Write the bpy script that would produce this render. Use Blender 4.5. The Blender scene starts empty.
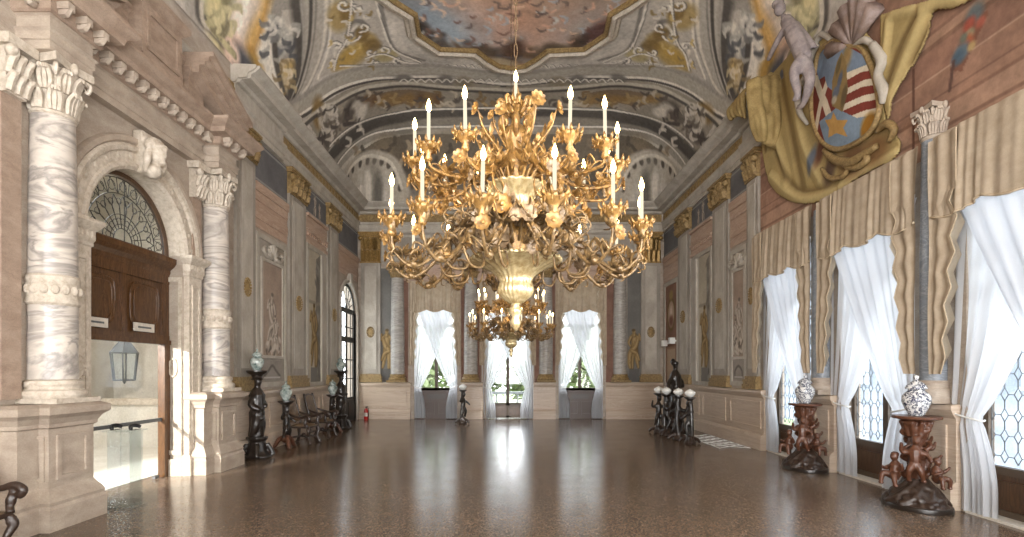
import bpy, math, random
import numpy as np
from mathutils import Vector, Matrix
random.seed(7)
PI = math.pi
SC = bpy.context.scene
COL = SC.collection

# ---------------------------------------------------------------- camera, world, light, exposure
FPX, VX, VY, HC = 520.0, 507.0, 370.5, 1.9          # focal length and vanishing point in the 1024 x 537 frame, eye height
cam_d = bpy.data.cameras.new('camera')
cam = bpy.data.objects.new('camera', cam_d)
COL.objects.link(cam)
cam.location = (0, 0, HC)
cam.rotation_euler = (PI / 2, 0, 0)
cam_d.sensor_width = 36.0
cam_d.lens = FPX / 1024 * 36
cam_d.shift_x = (512 - VX) / 1024
cam_d.shift_y = (VY - 268.5) / 1024
cam_d.clip_start = .05
SC.camera = cam
SC.view_settings.view_transform = 'Standard'
SC.view_settings.look = 'None'
SC.view_settings.gamma = 1
SC.view_settings.use_curve_mapping = False
SC.view_settings.exposure = 0.27
cy = SC.cycles
cy.use_denoising = True
cy.max_bounces = 8
cy.diffuse_bounces = 4
cy.glossy_bounces = 3
cy.transmission_bounces = 6
cy.transparent_max_bounces = 14
cy.sample_clamp_indirect = 4.0
cy.sample_clamp_direct = 0
cy.caustics_reflective = False
cy.caustics_refractive = False

# room: width along X, length along Y, metres
XL, XR, YB, YF = -5.85, 6.15, 20.4, -3.7
ZC, ZW = 8.36, 8.6
WC = [11.38, 8.74, 6.10, 3.46, 0.82, -1.82]            # right wall windows, centre along Y
BC = [-2.80, 0.03, 2.88]                               # back wall windows, centre along X

w = bpy.data.worlds.new('daylight')
SC.world = w
w.use_nodes = True
wb = w.node_tree.nodes['Background']
wb.inputs[0].default_value = (.93, .96, 1, 1)
wb.inputs[1].default_value = 6.5


def area(name, loc, rot, sx, sy, power, col=(1, 1, 1)):
    d = bpy.data.lights.new(name, 'AREA')
    d.shape = 'RECTANGLE'
    d.size, d.size_y, d.energy, d.color = sx, sy, power, col
    o = bpy.data.objects.new(name, d)
    COL.objects.link(o)
    o.location = loc
    o.rotation_euler = rot
    return o


# the sky lights the room through the windows in view; the openings are marked so that it is sampled there
def opening(name, loc, rot, sx, sy):
    o = area(name, loc, rot, sx, sy, 1)
    o.data.cycles.is_portal = True
    return o


for yc in WC[:3]:
    opening('window_opening', (XR + .34, yc, 2.35), (0, PI / 2, 0), 4.6, 1.74)
for xc in BC:
    opening('window_opening', (xc, YB + .34, 2.5), (-PI / 2, 0, 0), 1.7, 4.9)
opening('window_opening', (XL - .36, 19.15, 2.55), (0, -PI / 2, 0), 5.1, 2.0)
# added fill lights outside unseen openings behind the camera, tilted upward
for yc in WC[3:]:
    area('window_daylight', (XR + .6, yc, 2.6), (0, PI / 2 + .45, 0), 4.4, 1.6, 360, (1, .98, .95))
for xc in (-3.4, 0.15, 3.7):
    area('window_daylight', (xc, YF - .6, 3.4), (PI / 2 + .36, 0, 0), 2.2, 5.6, 640, (1, .98, .95))
area('hall_fill', (-8.6, 7.6, 6.4), (0, 0, 0), 3.4, 5, 520, (1, .97, .93))  # area lamp added under the hall ceiling to brighten the hall
sp_d = bpy.data.lights.new('doorway_sunlight', 'SPOT')                # low sunlight slanting in through the left doorway
sp_d.energy, sp_d.color, sp_d.spot_size, sp_d.spot_blend, sp_d.shadow_soft_size = 8000, (1, .96, .89), .62, .2, .06
sp = bpy.data.objects.new('doorway_sunlight', sp_d)
COL.objects.link(sp)
sp.location = (-8.7, 2.6, 3.1)
sp.rotation_euler = (Vector((-5.7, 9.5, 1.2)) - Vector(sp.location)).to_track_quat('-Z', 'Y').to_euler()


# ---------------------------------------------------------------- helpers
def lin(c):
    c = c / 255.0
    return c / 12.92 if c <= .04045 else ((c + .055) / 1.055) ** 2.4


def rgb(r, g, b):
    return (lin(r), lin(g), lin(b), 1)


def RW(x, y, X=None):                                # a point of the right wall seen at a place of the photograph -> (Y, Z)
    Y = FPX * ((X or XR)) / (x - VX)
    return Y, HC + (VY - y) * Y / FPX


def LW(x, y, X=None):
    Y = FPX * (-(X or XL)) / (VX - x)
    return Y, HC + (VY - y) * Y / FPX


def BW(x, y, Y=None):
    Y = Y or YB
    return (x - VX) * Y / FPX, HC + (VY - y) * Y / FPX


class Nodes:
    def __init__(s, name):
        s.m = bpy.data.materials.new(name)
        s.m.use_nodes = True
        s.t = s.m.node_tree
        s.t.nodes.clear()
        s.out = s.n('ShaderNodeOutputMaterial')

    def n(s, kind, **kw):
        o = s.t.nodes.new(kind)
        for k, v in kw.items():
            setattr(o, k, v)
        return o

    def l(s, a, b):
        s.t.links.new(a, b)

    def coords(s, scale=(1, 1, 1), rot=(0, 0, 0), kind='Object'):
        tc = s.n('ShaderNodeTexCoord')
        mp = s.n('ShaderNodeMapping')
        mp.inputs['Scale'].default_value = scale
        mp.inputs['Rotation'].default_value = rot
        s.l(tc.outputs[kind], mp.inputs[0])
        return mp.outputs[0]

    def noise(s, co, scale, detail=5, rough=.6, dist=0):
        x = s.n('ShaderNodeTexNoise')
        x.inputs['Scale'].default_value = scale
        x.inputs['Detail'].default_value = detail
        x.inputs['Roughness'].default_value = rough
        x.inputs['Distortion'].default_value = dist
        s.l(co, x.inputs['Vector'])
        return x

    def ramp(s, fac, stops):
        r = s.n('ShaderNodeValToRGB')
        e = r.color_ramp.elements
        while len(e) < len(stops):
            e.new(.5)
        for k, (p, c) in enumerate(stops):
            e[k].position = p
            e[k].color = c
        s.l(fac, r.inputs[0])
        return r.outputs[0]

    def mix(s, kind, fac, a, b):
        x = s.n('ShaderNodeMix', data_type='RGBA', blend_type=kind)
        if isinstance(fac, (int, float)):
            x.inputs[0].default_value = fac
        else:
            s.l(fac, x.inputs[0])
        for sock, v in ((x.inputs[6], a), (x.inputs[7], b)):
            if isinstance(v, tuple):
                sock.default_value = v
            else:
                s.l(v, sock)
        return x.outputs[2]

    def bsdf(s, col, rough=.6, metal=0, spec=.5):
        b = s.n('ShaderNodeBsdfPrincipled')
        if isinstance(col, tuple):
            b.inputs['Base Color'].default_value = col
        else:
            s.l(col, b.inputs['Base Color'])
        b.inputs['Roughness'].default_value = rough
        b.inputs['Metallic'].default_value = metal
        b.inputs['Specular IOR Level'].default_value = spec
        s.l(b.outputs[0], s.out.inputs[0])
        return b

    def bump(s, b, h, strength, dist=.02):
        x = s.n('ShaderNodeBump')
        x.inputs['Strength'].default_value = strength
        x.inputs['Distance'].default_value = dist
        s.l(h, x.inputs['Height'])
        s.l(x.outputs[0], b.inputs['Normal'])


def m_stone(name, c, c2, scale=2.5, rough=.6, stretch=(1, 1, 1), fine=.25, bump=.15, metal=0, spec=.35):
    N = Nodes(name)
    co = N.coords(stretch)
    a = N.noise(co, scale, 6, .62, .4)
    col = N.ramp(a.outputs[0], [(.33, c), (.67, c2)])
    f = N.noise(co, scale * 14, 3, .7)
    g = N.ramp(f.outputs[0], [(.3, (1 - fine, 1 - fine, 1 - fine, 1)), (.7, (1, 1, 1, 1))])
    b = N.bsdf(N.mix('MULTIPLY', 1, col, g), rough, metal, spec)
    if bump:
        N.bump(b, f.outputs[0], bump, .01)
    return N.m


def m_vein(name, c, c2, vein, scale=1.2, stretch=(1, 1, 3), rot=(0, 0, 0), rough=.35, dist=5, width=.8, soft=False):
    N = Nodes(name)
    co = N.coords(stretch, rot)
    wv = N.noise(co, scale, 6, .55, dist * .2)
    base = N.noise(co, scale * 1.7, 5, .6, 1)
    col = N.ramp(base.outputs[0], [(.35, c), (.68, c2)])
    g = lambda q: (q, q, q, 1)                                       # veins follow the level lines of a turbulent field
    k = N.ramp(wv.outputs[0], [(.30, g(.25)), (.385, g(0)), (.42, g(.75)), (.45, g(.15)), (.49, g(0)), (.525, g(width)), (.545, g(.1)), (.60, g(.0)), (.63, g(.6)), (.68, g(.1))])
    if soft:
        k = N.ramp(wv.outputs[0], [(.30, g(.5)), (.36, g(.05)), (.43, g(.75)), (.49, g(.1)), (.53, g(.0)), (.58, g(.85)), (.64, g(.15)), (.70, g(.4))])
    N.bsdf(N.mix('MIX', k, col, vein), rough, 0, .4)
    return N.m


def m_plain(name, c, rough=.5, metal=0, spec=.5, var=.12, scale=18, bump=0):
    N = Nodes(name)
    co = N.coords()
    f = N.noise(co, scale, 4)
    g = N.ramp(f.outputs[0], [(.3, (1 - var * 2, 1 - var * 2, 1 - var * 2, 1)), (.7, (1, 1, 1, 1))])
    b = N.bsdf(N.mix('MULTIPLY', 1, c, g), rough, metal, spec)
    if bump:
        N.bump(b, f.outputs[0], bump)
    return N.m


def m_paint(name, rough=.8, grain=.16, gscale=9):                    # pigment held by the mesh's colour attribute
    N = Nodes(name)
    at = N.n('ShaderNodeVertexColor', layer_name='pigment')
    co = N.coords()
    f = N.noise(co, gscale, 6, .7)
    g = N.ramp(f.outputs[0], [(.28, (1 - grain * 2, 1 - grain * 2, 1 - grain * 2, 1)), (.7, (1, 1, 1, 1))])
    N.bsdf(N.mix('MULTIPLY', 1, at.outputs[0], g), rough, 0, .2)
    return N.m


def m_glow(name, c, strength):
    N = Nodes(name)
    e = N.n('ShaderNodeEmission')
    e.inputs[0].default_value = c
    e.inputs[1].default_value = strength
    N.l(e.outputs[0], N.out.inputs[0])
    return N.m


def m_glass(name, tint=(1, 1, 1, 1), gloss=.1, rough=.03):
    N = Nodes(name)
    t = N.n('ShaderNodeBsdfTransparent')
    t.inputs[0].default_value = tint
    g = N.n('ShaderNodeBsdfGlossy')
    g.inputs['Roughness'].default_value = rough
    x = N.n('ShaderNodeMixShader')
    x.inputs[0].default_value = gloss
    N.l(t.outputs[0], x.inputs[1])
    N.l(g.outputs[0], x.inputs[2])
    N.l(x.outputs[0], N.out.inputs[0])
    return N.m


def m_cloth(name, c, trans, sheer, weave=240, c2=None, rough=.9):
    N = Nodes(name)
    co = N.coords()
    f = N.noise(co, 6, 4)
    col = N.ramp(f.outputs[0], [(.3, c2 or c), (.7, c)])
    fine = N.noise(co, weave, 2)
    g = N.ramp(fine.outputs[0], [(.3, (.82, .82, .82, 1)), (.7, (1, 1, 1, 1))])
    col = N.mix('MULTIPLY', 1, col, g)
    d = N.n('ShaderNodeBsdfDiffuse')
    N.l(col, d.inputs[0])
    t = N.n('ShaderNodeBsdfTranslucent')
    N.l(col, t.inputs[0])
    x = N.n('ShaderNodeMixShader')
    x.inputs[0].default_value = trans
    N.l(d.outputs[0], x.inputs[1])
    N.l(t.outputs[0], x.inputs[2])
    if sheer:
        p = N.n('ShaderNodeBsdfTransparent')
        y = N.n('ShaderNodeMixShader')
        y.inputs[0].default_value = sheer
        N.l(x.outputs[0], y.inputs[1])
        N.l(p.outputs[0], y.inputs[2])
        x = y
    N.l(x.outputs[0], N.out.inputs[0])
    return N.m


# ---------------------------------------------------------------- mesh builder
def spline(pts, n=6):
    P = [Vector(p) for p in pts]
    out = []
    for i in range(len(P) - 1):
        a = P[max(i - 1, 0)]; b = P[i]; c = P[i + 1]; d = P[min(i + 2, len(P) - 1)]
        for k in range(n):
            t = k / n
            out.append(.5 * ((2 * b) + (c - a) * t + (2 * a - 5 * b + 4 * c - d) * t * t + (3 * b - a - 3 * c + d) * t ** 3))
    out.append(P[-1])
    return out


def interp(vals, n):
    out = []
    for k in range(n):
        t = k / max(n - 1, 1) * (len(vals) - 1)
        i = min(int(t), len(vals) - 2)
        out.append(vals[i] + (vals[i + 1] - vals[i]) * (t - i))
    return out


class M:
    def __init__(s):
        s.v = []
        s.f = []

    def add(s, vs, fs):
        k = len(s.v)
        s.v += [tuple(p) for p in vs]
        s.f += [tuple(i + k for i in f) for f in fs]
        return s

    def box(s, x0, x1, y0, y1, z0, z1):
        x0, x1 = sorted((x0, x1)); y0, y1 = sorted((y0, y1)); z0, z1 = sorted((z0, z1))
        return s.add([(x0, y0, z0), (x1, y0, z0), (x1, y1, z0), (x0, y1, z0), (x0, y0, z1), (x1, y0, z1), (x1, y1, z1), (x0, y1, z1)],
                     [(0, 3, 2, 1), (4, 5, 6, 7), (0, 1, 5, 4), (1, 2, 6, 5), (2, 3, 7, 6), (3, 0, 4, 7)])

    def lathe(s, prof, n=24, at=(0, 0, 0), flute=0, amp=0, a0=0, a1=2 * PI, sx=1, sy=1, frange=None, lobe=0):
        full = abs(a1 - a0 - 2 * PI) < 1e-6
        m = n if full else n + 1
        vs = []
        for i, (r, z) in enumerate(prof):
            for k in range(m):
                a = a0 + (a1 - a0) * k / n
                rr = r
                if flute and (frange is None or frange[0] <= z <= frange[1]):
                    rr = r * (1 + amp * (abs(math.sin(a * flute / 2)) - .5) * 2)
                vs.append((at[0] + rr * sx * math.cos(a), at[1] + rr * sy * math.sin(a), at[2] + z))
        fs = []
        for i in range(len(prof) - 1):
            for k in range(n):
                k2 = (k + 1) % m
                fs.append((i * m + k, i * m + k2, (i + 1) * m + k2, (i + 1) * m + k))
        if full:
            if prof[0][0] > 1e-4: fs.append(tuple(range(m - 1, -1, -1)))
            if prof[-1][0] > 1e-4: fs.append(tuple((len(prof) - 1) * m + k for k in range(m)))
        return s.add(vs, fs)

    def tube(s, pts, radii, n=6, smooth=0, cap=True, flat=1):
        if smooth: pts = spline(pts, smooth)
        P = [Vector(p) for p in pts]
        R = interp(list(radii), len(P)) if isinstance(radii, (list, tuple)) else [radii] * len(P)
        up = None
        vs = []
        for i, p in enumerate(P):
            t = (P[min(i + 1, len(P) - 1)] - P[max(i - 1, 0)])
            t = t.normalized() if t.length > 1e-9 else Vector((0, 0, 1))
            if up is None:
                up = t.orthogonal().normalized()
            up = (up - t * up.dot(t))
            up = up.normalized() if up.length > 1e-6 else t.orthogonal().normalized()
            sd = t.cross(up)
            for k in range(n):
                a = 2 * PI * k / n
                vs.append(p + (up * math.cos(a) + sd * math.sin(a) * flat) * R[i])
        fs = []
        for i in range(len(P) - 1):
            for k in range(n):
                k2 = (k + 1) % n
                fs.append((i * n + k, i * n + k2, (i + 1) * n + k2, (i + 1) * n + k))
        if cap:
            fs.append(tuple(range(n - 1, -1, -1)))
            fs.append(tuple((len(P) - 1) * n + k for k in range(n)))
        return s.add(vs, fs)

    def ball(s, c, r, nu=10, nv=7, rot=None):
        rx, ry, rz = (r, r, r) if isinstance(r, (int, float)) else r
        vs = []
        for i in range(nv + 1):
            ph = PI * i / nv
            for k in range(nu):
                a = 2 * PI * k / nu
                p = Vector((rx * math.sin(ph) * math.cos(a), ry * math.sin(ph) * math.sin(a), -rz * math.cos(ph)))
                if rot is not None: p = rot @ p
                vs.append((c[0] + p.x, c[1] + p.y, c[2] + p.z))
        fs = []
        for i in range(nv):
            for k in range(nu):
                k2 = (k + 1) % nu
                fs.append((i * nu + k, i * nu + k2, (i + 1) * nu + k2, (i + 1) * nu + k))
        return s.add(vs, fs)

    def leaf(s, o, d, up, L, W, curl=.5, n=5):
        o, d = Vector(o), Vector(d).normalized()
        up = Vector(up)
        up = (up - d * up.dot(d)).normalized()
        sd = d.cross(up)
        vs = []
        for i in range(n + 1):
            t = i / n
            c = o + d * (L * math.sin(t * curl * 1.6) / (curl * 1.6) if curl > .01 else L * t) + up * (L * curl * t * t * .6)
            wd = W * math.sin(PI * min(1, t * .92 + .08)) ** .8 * (1 - .25 * t)
            vs += [c - sd * wd + up * wd * .25, c - up * wd * .15, c + sd * wd + up * wd * .25]
        fs = []
        for i in range(n):
            for k in (0, 1):
                fs.append((i * 3 + k, i * 3 + k + 1, (i + 1) * 3 + k + 1, (i + 1) * 3 + k))
        return s.add(vs, fs)

    def flower(s, o, d, r, petals=9):
        o, d = Vector(o), Vector(d).normalized()
        up = d.orthogonal().normalized()
        q = Matrix((up, d.cross(up), d)).transposed()
        n = petals * 4
        vs = [o + d * r * .12]
        for ring, (rr, h) in enumerate(((.32, .22), (.62, .10), (1, .3))):
            for k in range(n):
                a = 2 * PI * k / n
                m = rr * r * (1 - (.18 if ring == 2 else .05) * (1 - abs(math.sin(a * petals / 2))))
                vs.append(o + q @ Vector((m * math.cos(a), m * math.sin(a), h * r + (.1 * r * abs(math.sin(a * petals / 2)) if ring == 2 else 0))))
        fs = [(0, 1 + k, 1 + (k + 1) % n) for k in range(n)]
        for ring in (0, 1):
            for k in range(n):
                k2 = (k + 1) % n
                fs.append((1 + ring * n + k, 1 + (ring + 1) * n + k, 1 + (ring + 1) * n + k2, 1 + ring * n + k2))
        s.add(vs, fs)
        return s.ball(o + d * r * .2, r * .26, 8, 5)

    def prism(s, poly, axis, a, b):                                   # a polygon in the other two axes, drawn out along an axis
        def P(u, v, t):
            return {'x': (t, u, v), 'y': (u, t, v), 'z': (u, v, t)}[axis]
        n = len(poly)
        vs = [P(u, v, a) for u, v in poly] + [P(u, v, b) for u, v in poly]
        fs = [(k, (k + 1) % n, n + (k + 1) % n, n + k) for k in range(n)]
        fs += [tuple(range(n - 1, -1, -1)), tuple(range(n, 2 * n))]
        return s.add(vs, fs)

    def strip(s, rows, closed=False):                                # rows of points -> a sheet
        n = len(rows[0])
        vs = [p for r in rows for p in r]
        fs = []
        for i in range(len(rows) - 1):
            for k in range(n if closed else n - 1):
                k2 = (k + 1) % n
                fs.append((i * n + k, i * n + k2, (i + 1) * n + k2, (i + 1) * n + k))
        return s.add(vs, fs)

    def moved(s, mat):
        s.v = [tuple(mat @ Vector(p)) for p in s.v]
        return s

    def mesh(s, name, mat, smooth=False):
        me = bpy.data.meshes.new(name)
        me.from_pydata(s.v, [], s.f)
        me.materials.append(mat)
        if smooth:
            me.polygons.foreach_set('use_smooth', [True] * len(me.polygons))
            if smooth is not True:
                me.set_sharp_from_angle(angle=smooth)
        me.update()
        return me

    def build(s, name, mat, parent=None, smooth=False, label=None, fix=False):
        me = s.mesh(name, mat, smooth)
        if fix:
            import bmesh
            bm = bmesh.new(); bm.from_mesh(me)
            bmesh.ops.recalc_face_normals(bm, faces=bm.faces); bm.to_mesh(me); bm.free()
        return link(name, me, parent, label)


STILL = set()                                                       # things whose parts are worked in room coordinates


def link(name, me, parent=None, label=None):
    o = bpy.data.objects.new(name, me)
    COL.objects.link(o)
    if parent is not None:
        o.parent = parent
        if parent.name in STILL: o.matrix_parent_inverse = Matrix.Translation(-parent.location)
    if label: o['label'] = label
    return o


def carved(mm, name, mat, voxel):                                     # fuse the pieces of a figure into one continuous surface
    me = mm.mesh(name, mat, True)
    o = bpy.data.objects.new('fusing', me)
    COL.objects.link(o)
    r = o.modifiers.new('fuse', 'REMESH')
    r.mode = 'VOXEL'
    r.voxel_size = voxel
    r.use_smooth_shade = True
    sm = o.modifiers.new('soft', 'SMOOTH')
    sm.iterations = 2
    sm.factor = .4
    dg = bpy.context.evaluated_depsgraph_get()
    out = bpy.data.meshes.new_from_object(o.evaluated_get(dg))
    out.name = name
    bpy.data.objects.remove(o)
    bpy.data.meshes.remove(me)
    return out


def tag(o, label, cat, group=None, kind=None):
    o['label'] = label
    o['category'] = cat
    if group: o['group'] = group
    if kind: o['kind'] = kind
    return o


def thing(name, label, cat, loc=(0, 0, 0), rz=0, group=None, still=False):
    o = bpy.data.objects.new(name, None)
    COL.objects.link(o)
    o.empty_display_size = .1
    o.location = loc
    o.rotation_euler = (0, 0, rz)
    if still: STILL.add(o.name)
    return tag(o, label, cat, group)


def struct(o, label=None):
    o['kind'] = 'structure'
    if label: o['label'] = label
    return o


def copy_tree(o, parent=None):
    c = o.copy()
    COL.objects.link(c)
    c.parent = parent
    for ch in list(o.children):
        copy_tree(ch, c)
    return c


def again(o, loc, label, rz=None, scale=None, group=None):
    c = copy_tree(o)
    c.location = loc
    if rz is not None: c.rotation_euler = (0, 0, rz)
    if scale: c.scale = (scale,) * 3 if isinstance(scale, (int, float)) else scale
    c['label'] = label
    if group: c['group'] = group
    return c


# ---------------------------------------------------------------- fresco painter: pigment worked on a fine sheet
def hashnoise(U, V, scale, seed):
    rs = np.random.RandomState(seed)
    G = rs.rand(64, 64)
    x, y = U * scale, V * scale
    xi, yi = np.floor(x).astype(int), np.floor(y).astype(int)
    fx, fy = x - xi, y - yi
    fx, fy = fx * fx * (3 - 2 * fx), fy * fy * (3 - 2 * fy)
    g = lambda a, b: G[a % 64, b % 64]
    return (g(xi, yi) * (1 - fx) + g(xi + 1, yi) * fx) * (1 - fy) + (g(xi, yi + 1) * (1 - fx) + g(xi + 1, yi + 1) * fx) * fy


def fbm(U, V, scale, seed, octs=4):
    t = 0; a = .5
    for k in range(octs):
        t = t + a * hashnoise(U, V, scale * 2 ** k, seed + k)
        a *= .5
    return t / (1 - .5 ** octs)


class Canvas:
    def __init__(s, u0, u1, v0, v1, step, base):
        nu, nv = int((u1 - u0) / step) + 2, int((v1 - v0) / step) + 2
        s.u, s.v = np.linspace(u0, u1, nu), np.linspace(v0, v1, nv)
        s.U, s.V = np.meshgrid(s.u, s.v)
        s.C = np.empty(s.U.shape + (3,))
        s.C[:] = np.array(base) / 255.

    def win(s, u0, u1, v0, v1):
        a, b = np.searchsorted(s.u, (u0, u1)); c, d = np.searchsorted(s.v, (v0, v1))
        return slice(c, d), slice(a, b)

    def put(s, w, m, col):
        s.C[w] += (np.array(col) / 255. - s.C[w]) * m[..., None]

    def ell(s, c, r, col, rot=0, soft=.25, a=1):
        rx, ry = r if isinstance(r, (tuple, list)) else (r, r)
        R = max(rx, ry) * (1 + soft)
        w = s.win(c[0] - R, c[0] + R, c[1] - R, c[1] + R)
        du, dv = s.U[w] - c[0], s.V[w] - c[1]
        x, y = du * math.cos(rot) + dv * math.sin(rot), -du * math.sin(rot) + dv * math.cos(rot)
        d = np.sqrt((x / rx) ** 2 + (y / ry) ** 2)
        s.put(w, np.clip((1 + soft - d) / max(2 * soft, .02), 0, 1) * a, col)

    def poly(s, pts, col, a=1, tex=None):
        P = np.array(pts, float)
        w = s.win(P[:, 0].min(), P[:, 0].max(), P[:, 1].min(), P[:, 1].max())
        U, V = s.U[w], s.V[w]
        ins = np.zeros(U.shape, bool)
        for i in range(len(P)):
            (x0, y0), (x1, y1) = P[i - 1], P[i]
            if y0 == y1: continue
            ins ^= ((y0 > V) != (y1 > V)) & (U < (x1 - x0) * (V - y0) / (y1 - y0) + x0)
        s.put(w, ins * float(a), col)
        return w, ins

    def stroke(s, pts, wd, col, a=1, soft=.35):
        P = np.array(pts, float)
        W = np.array(interp(list(wd), len(P))) if isinstance(wd, (tuple, list)) else np.full(len(P), float(wd))
        R = W.max() * (1 + soft)
        w = s.win(P[:, 0].min() - R, P[:, 0].max() + R, P[:, 1].min() - R, P[:, 1].max() + R)
        U, V = s.U[w], s.V[w]
        best = np.full(U.shape, 9.)
        for i in range(len(P) - 1):
            d = P[i + 1] - P[i]
            L = d @ d
            t = np.clip(((U - P[i, 0]) * d[0] + (V - P[i, 1]) * d[1]) / max(L, 1e-12), 0, 1)
            q = np.hypot(U - P[i, 0] - t * d[0], V - P[i, 1] - t * d[1]) / np.maximum(W[i] + (W[i + 1] - W[i]) * t, 1e-6)
            best = np.minimum(best, q)
        s.put(w, np.clip((1 + soft - best) / (2 * soft), 0, 1) * a, col)

    def mottle(s, scale, amp, seed=3, tint=(1, 1, 1), w=None):
        w = w or (slice(None), slice(None))
        n = (fbm(s.U[w], s.V[w], scale, seed) - .5) * 2 * amp
        s.C[w] *= 1 + n[..., None] * np.array(tint)

    def daubs(s, u0, u1, v0, v1, n, size, cols, seed=1, a=.7, inside=None):
        r = random.Random(seed)
        for k in range(n):
            c = (r.uniform(u0, u1), r.uniform(v0, v1))
            sz = size * r.uniform(.4, 1.5)
            if inside and not inside(c): continue
            s.ell(c, (sz, sz * r.uniform(.25, .8)), r.choice(cols), r.uniform(0, PI), .5, a)

    def sheet(s, name, pos, mat, parent=None, keep=None):
        X, Y, Z = pos(s.U, s.V)
        nv, nu = s.U.shape
        co = np.stack([X, Y, Z], -1).reshape(-1, 3)
        idx = np.arange(nv * nu).reshape(nv, nu)
        q = np.stack([idx[:-1, :-1], idx[:-1, 1:], idx[1:, 1:], idx[1:, :-1]], -1)
        if keep is not None:
            q = q[keep[:-1, :-1] & keep[1:, 1:] & keep[:-1, 1:] & keep[1:, :-1]]
        q = q.reshape(-1, 4)
        used = np.unique(q)
        re = np.full(nv * nu, -1); re[used] = np.arange(len(used))
        co, q = co[used], re[q]
        C = np.clip(s.C.reshape(-1, 3)[used], 0, 1)
        L = np.where(C <= .04045, C / 12.92, ((C + .055) / 1.055) ** 2.4)
        me = bpy.data.meshes.new(name)
        me.vertices.add(len(co)); me.vertices.foreach_set('co', co.ravel())
        me.loops.add(q.size); me.loops.foreach_set('vertex_index', q.ravel().astype(np.int32))
        me.polygons.add(len(q))
        me.polygons.foreach_set('loop_start', np.arange(0, q.size, 4, dtype=np.int32))
        me.update(calc_edges=True)
        at = me.color_attributes.new('pigment', 'FLOAT_COLOR', 'POINT')
        at.data.foreach_set('color', np.concatenate([L, np.ones((len(L), 1))], 1).ravel().astype(np.float32))
        me.materials.append(mat)
        me.polygons.foreach_set('use_smooth', [True] * len(me.polygons))
        return link(name, me, parent)


def cspl(pts, n=5):
    return [(p.x, p.y) for p in spline([(a, b, 0) for a, b in pts], n)]

# ---------------------------------------------------------------- materials
K = {}
K['pink'] = m_vein('pink_marble', rgb(172, 146, 128), rgb(154, 126, 108), rgb(184, 162, 144), 1.1, (.5, .5, 3), rough=.4, dist=6)
K['pinkgrey'] = m_stone('pinkish_stone', rgb(180, 168, 154), rgb(156, 141, 127), 2.2, .5, (1, 1, 2.5))
K['dado'] = m_vein('dado_marble', rgb(188, 170, 151), rgb(170, 150, 132), rgb(198, 183, 166), 1.3, (.3, .3, 5), rough=.35, dist=7)
K['portal'] = m_stone('warm_istrian_stone', rgb(182, 168, 152), rgb(156, 141, 127), 3, .55, (1, 1, 1.6), .2, .2)
K['portal_pink'] = m_stone('rosy_carved_stone', rgb(170, 150, 133), rgb(143, 122, 106), 4, .6, (1, 1, 2), .25, .3)
K['column'] = m_vein('grey_banded_marble', rgb(202, 193, 182), rgb(178, 169, 160), rgb(124, 118, 114), 1.0, (.55, .55, 2.3), (.3, .2, 0), .3, 7, .9, True)
K['endcolumn'] = m_vein('pale_grey_marble', rgb(176, 170, 162), rgb(156, 151, 144), rgb(132, 128, 124), 1.6, (.6, .6, 2.4), (.2, .3, 0), .4, 6, .8, True)
K['brick'] = m_stone('russet_fresco', rgb(140, 106, 90), rgb(114, 84, 72), 2, .75)
K['white'] = m_stone('carved_white_stone', rgb(214, 203, 188), rgb(178, 165, 148), 14, .6, (1, 1, 1), .25, .4)
K['grey'] = m_stone('grey_fresco_stone', rgb(166, 158, 147), rgb(136, 128, 118), 1.8, .7, (1, 1, .5), .15)
K['greydark'] = m_stone('dark_grey_fresco', rgb(114, 110, 106), rgb(88, 85, 83), 1.8, .8, (1, 1, .6), .15)
K['greylight'] = m_stone('pale_grey_stone', rgb(188, 180, 168), rgb(160, 152, 140), 2.4, .65, (1, 1, .6), .15)
K['bluegrey'] = m_vein('blue_grey_marble', rgb(122, 128, 136), rgb(100, 106, 114), rgb(150, 154, 158), 1.4, (1.2, 1.2, 3), (.5, .4, 0), .4, 6, .8)
K['beige'] = m_stone('beige_fresco', rgb(194, 182, 162), rgb(170, 156, 136), 2, .8)
K['ochre'] = m_stone('ochre_gilding', rgb(170, 144, 98), rgb(122, 98, 62), 16, .55, fine=.35, bump=.4)
K['gold'] = m_stone('gilt_bronze', rgb(176, 144, 88), rgb(128, 98, 54), 22, .4, fine=.3, bump=.4, metal=.4)
K['wood'] = m_vein('brown_walnut', rgb(92, 68, 48), rgb(70, 50, 36), rgb(58, 40, 28), 3, (4, 4, .5), rough=.32, dist=5)
K['wooddoor'] = m_vein('polished_walnut', rgb(96, 66, 40), rgb(72, 48, 28), rgb(58, 38, 22), 3, (4, 4, .5), rough=.25, dist=6)
K['darkwood'] = m_plain('dark_umber_wood', rgb(66, 46, 35), .4)
K['frame'] = m_plain('umber_window_wood', rgb(84, 70, 56), .5)
K['ebony'] = m_plain('ebony', rgb(38, 31, 26), .3, 0, .6, .2, 20, .2)
K['boxwood'] = m_plain('carved_boxwood', rgb(96, 60, 42), .35, 0, .5, .25, 24, .3)
K['rockwood'] = m_plain('dark_carved_wood', rgb(58, 44, 36), .3, 0, .5, .25, 24, .35)
K['iron'] = m_plain('black_iron', rgb(40, 38, 36), .5, .3)
K['lead'] = m_plain('grey_lead', rgb(92, 96, 98), .55, .2)
K['velvet'] = m_cloth('tan_velvet', rgb(194, 178, 157), .12, 0, 160, rgb(174, 158, 137))
K['lining'] = m_cloth('cream_lining', rgb(214, 204, 186), .25, 0, 160)
K['trimming'] = m_plain('tan_braid', rgb(188, 170, 144), .8)
K['sheer'] = m_cloth('white_sheer', rgb(232, 234, 238), .6, .10, 320)
K['porcelain'] = None
K['paint'] = m_paint('fresco_pigment')
K['paintrelief'] = m_paint('fresco_pigment_fine', .8, .1, 16)
K['glass'] = m_glass('window_glass', (.97, .98, .98, 1), .06)
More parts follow.
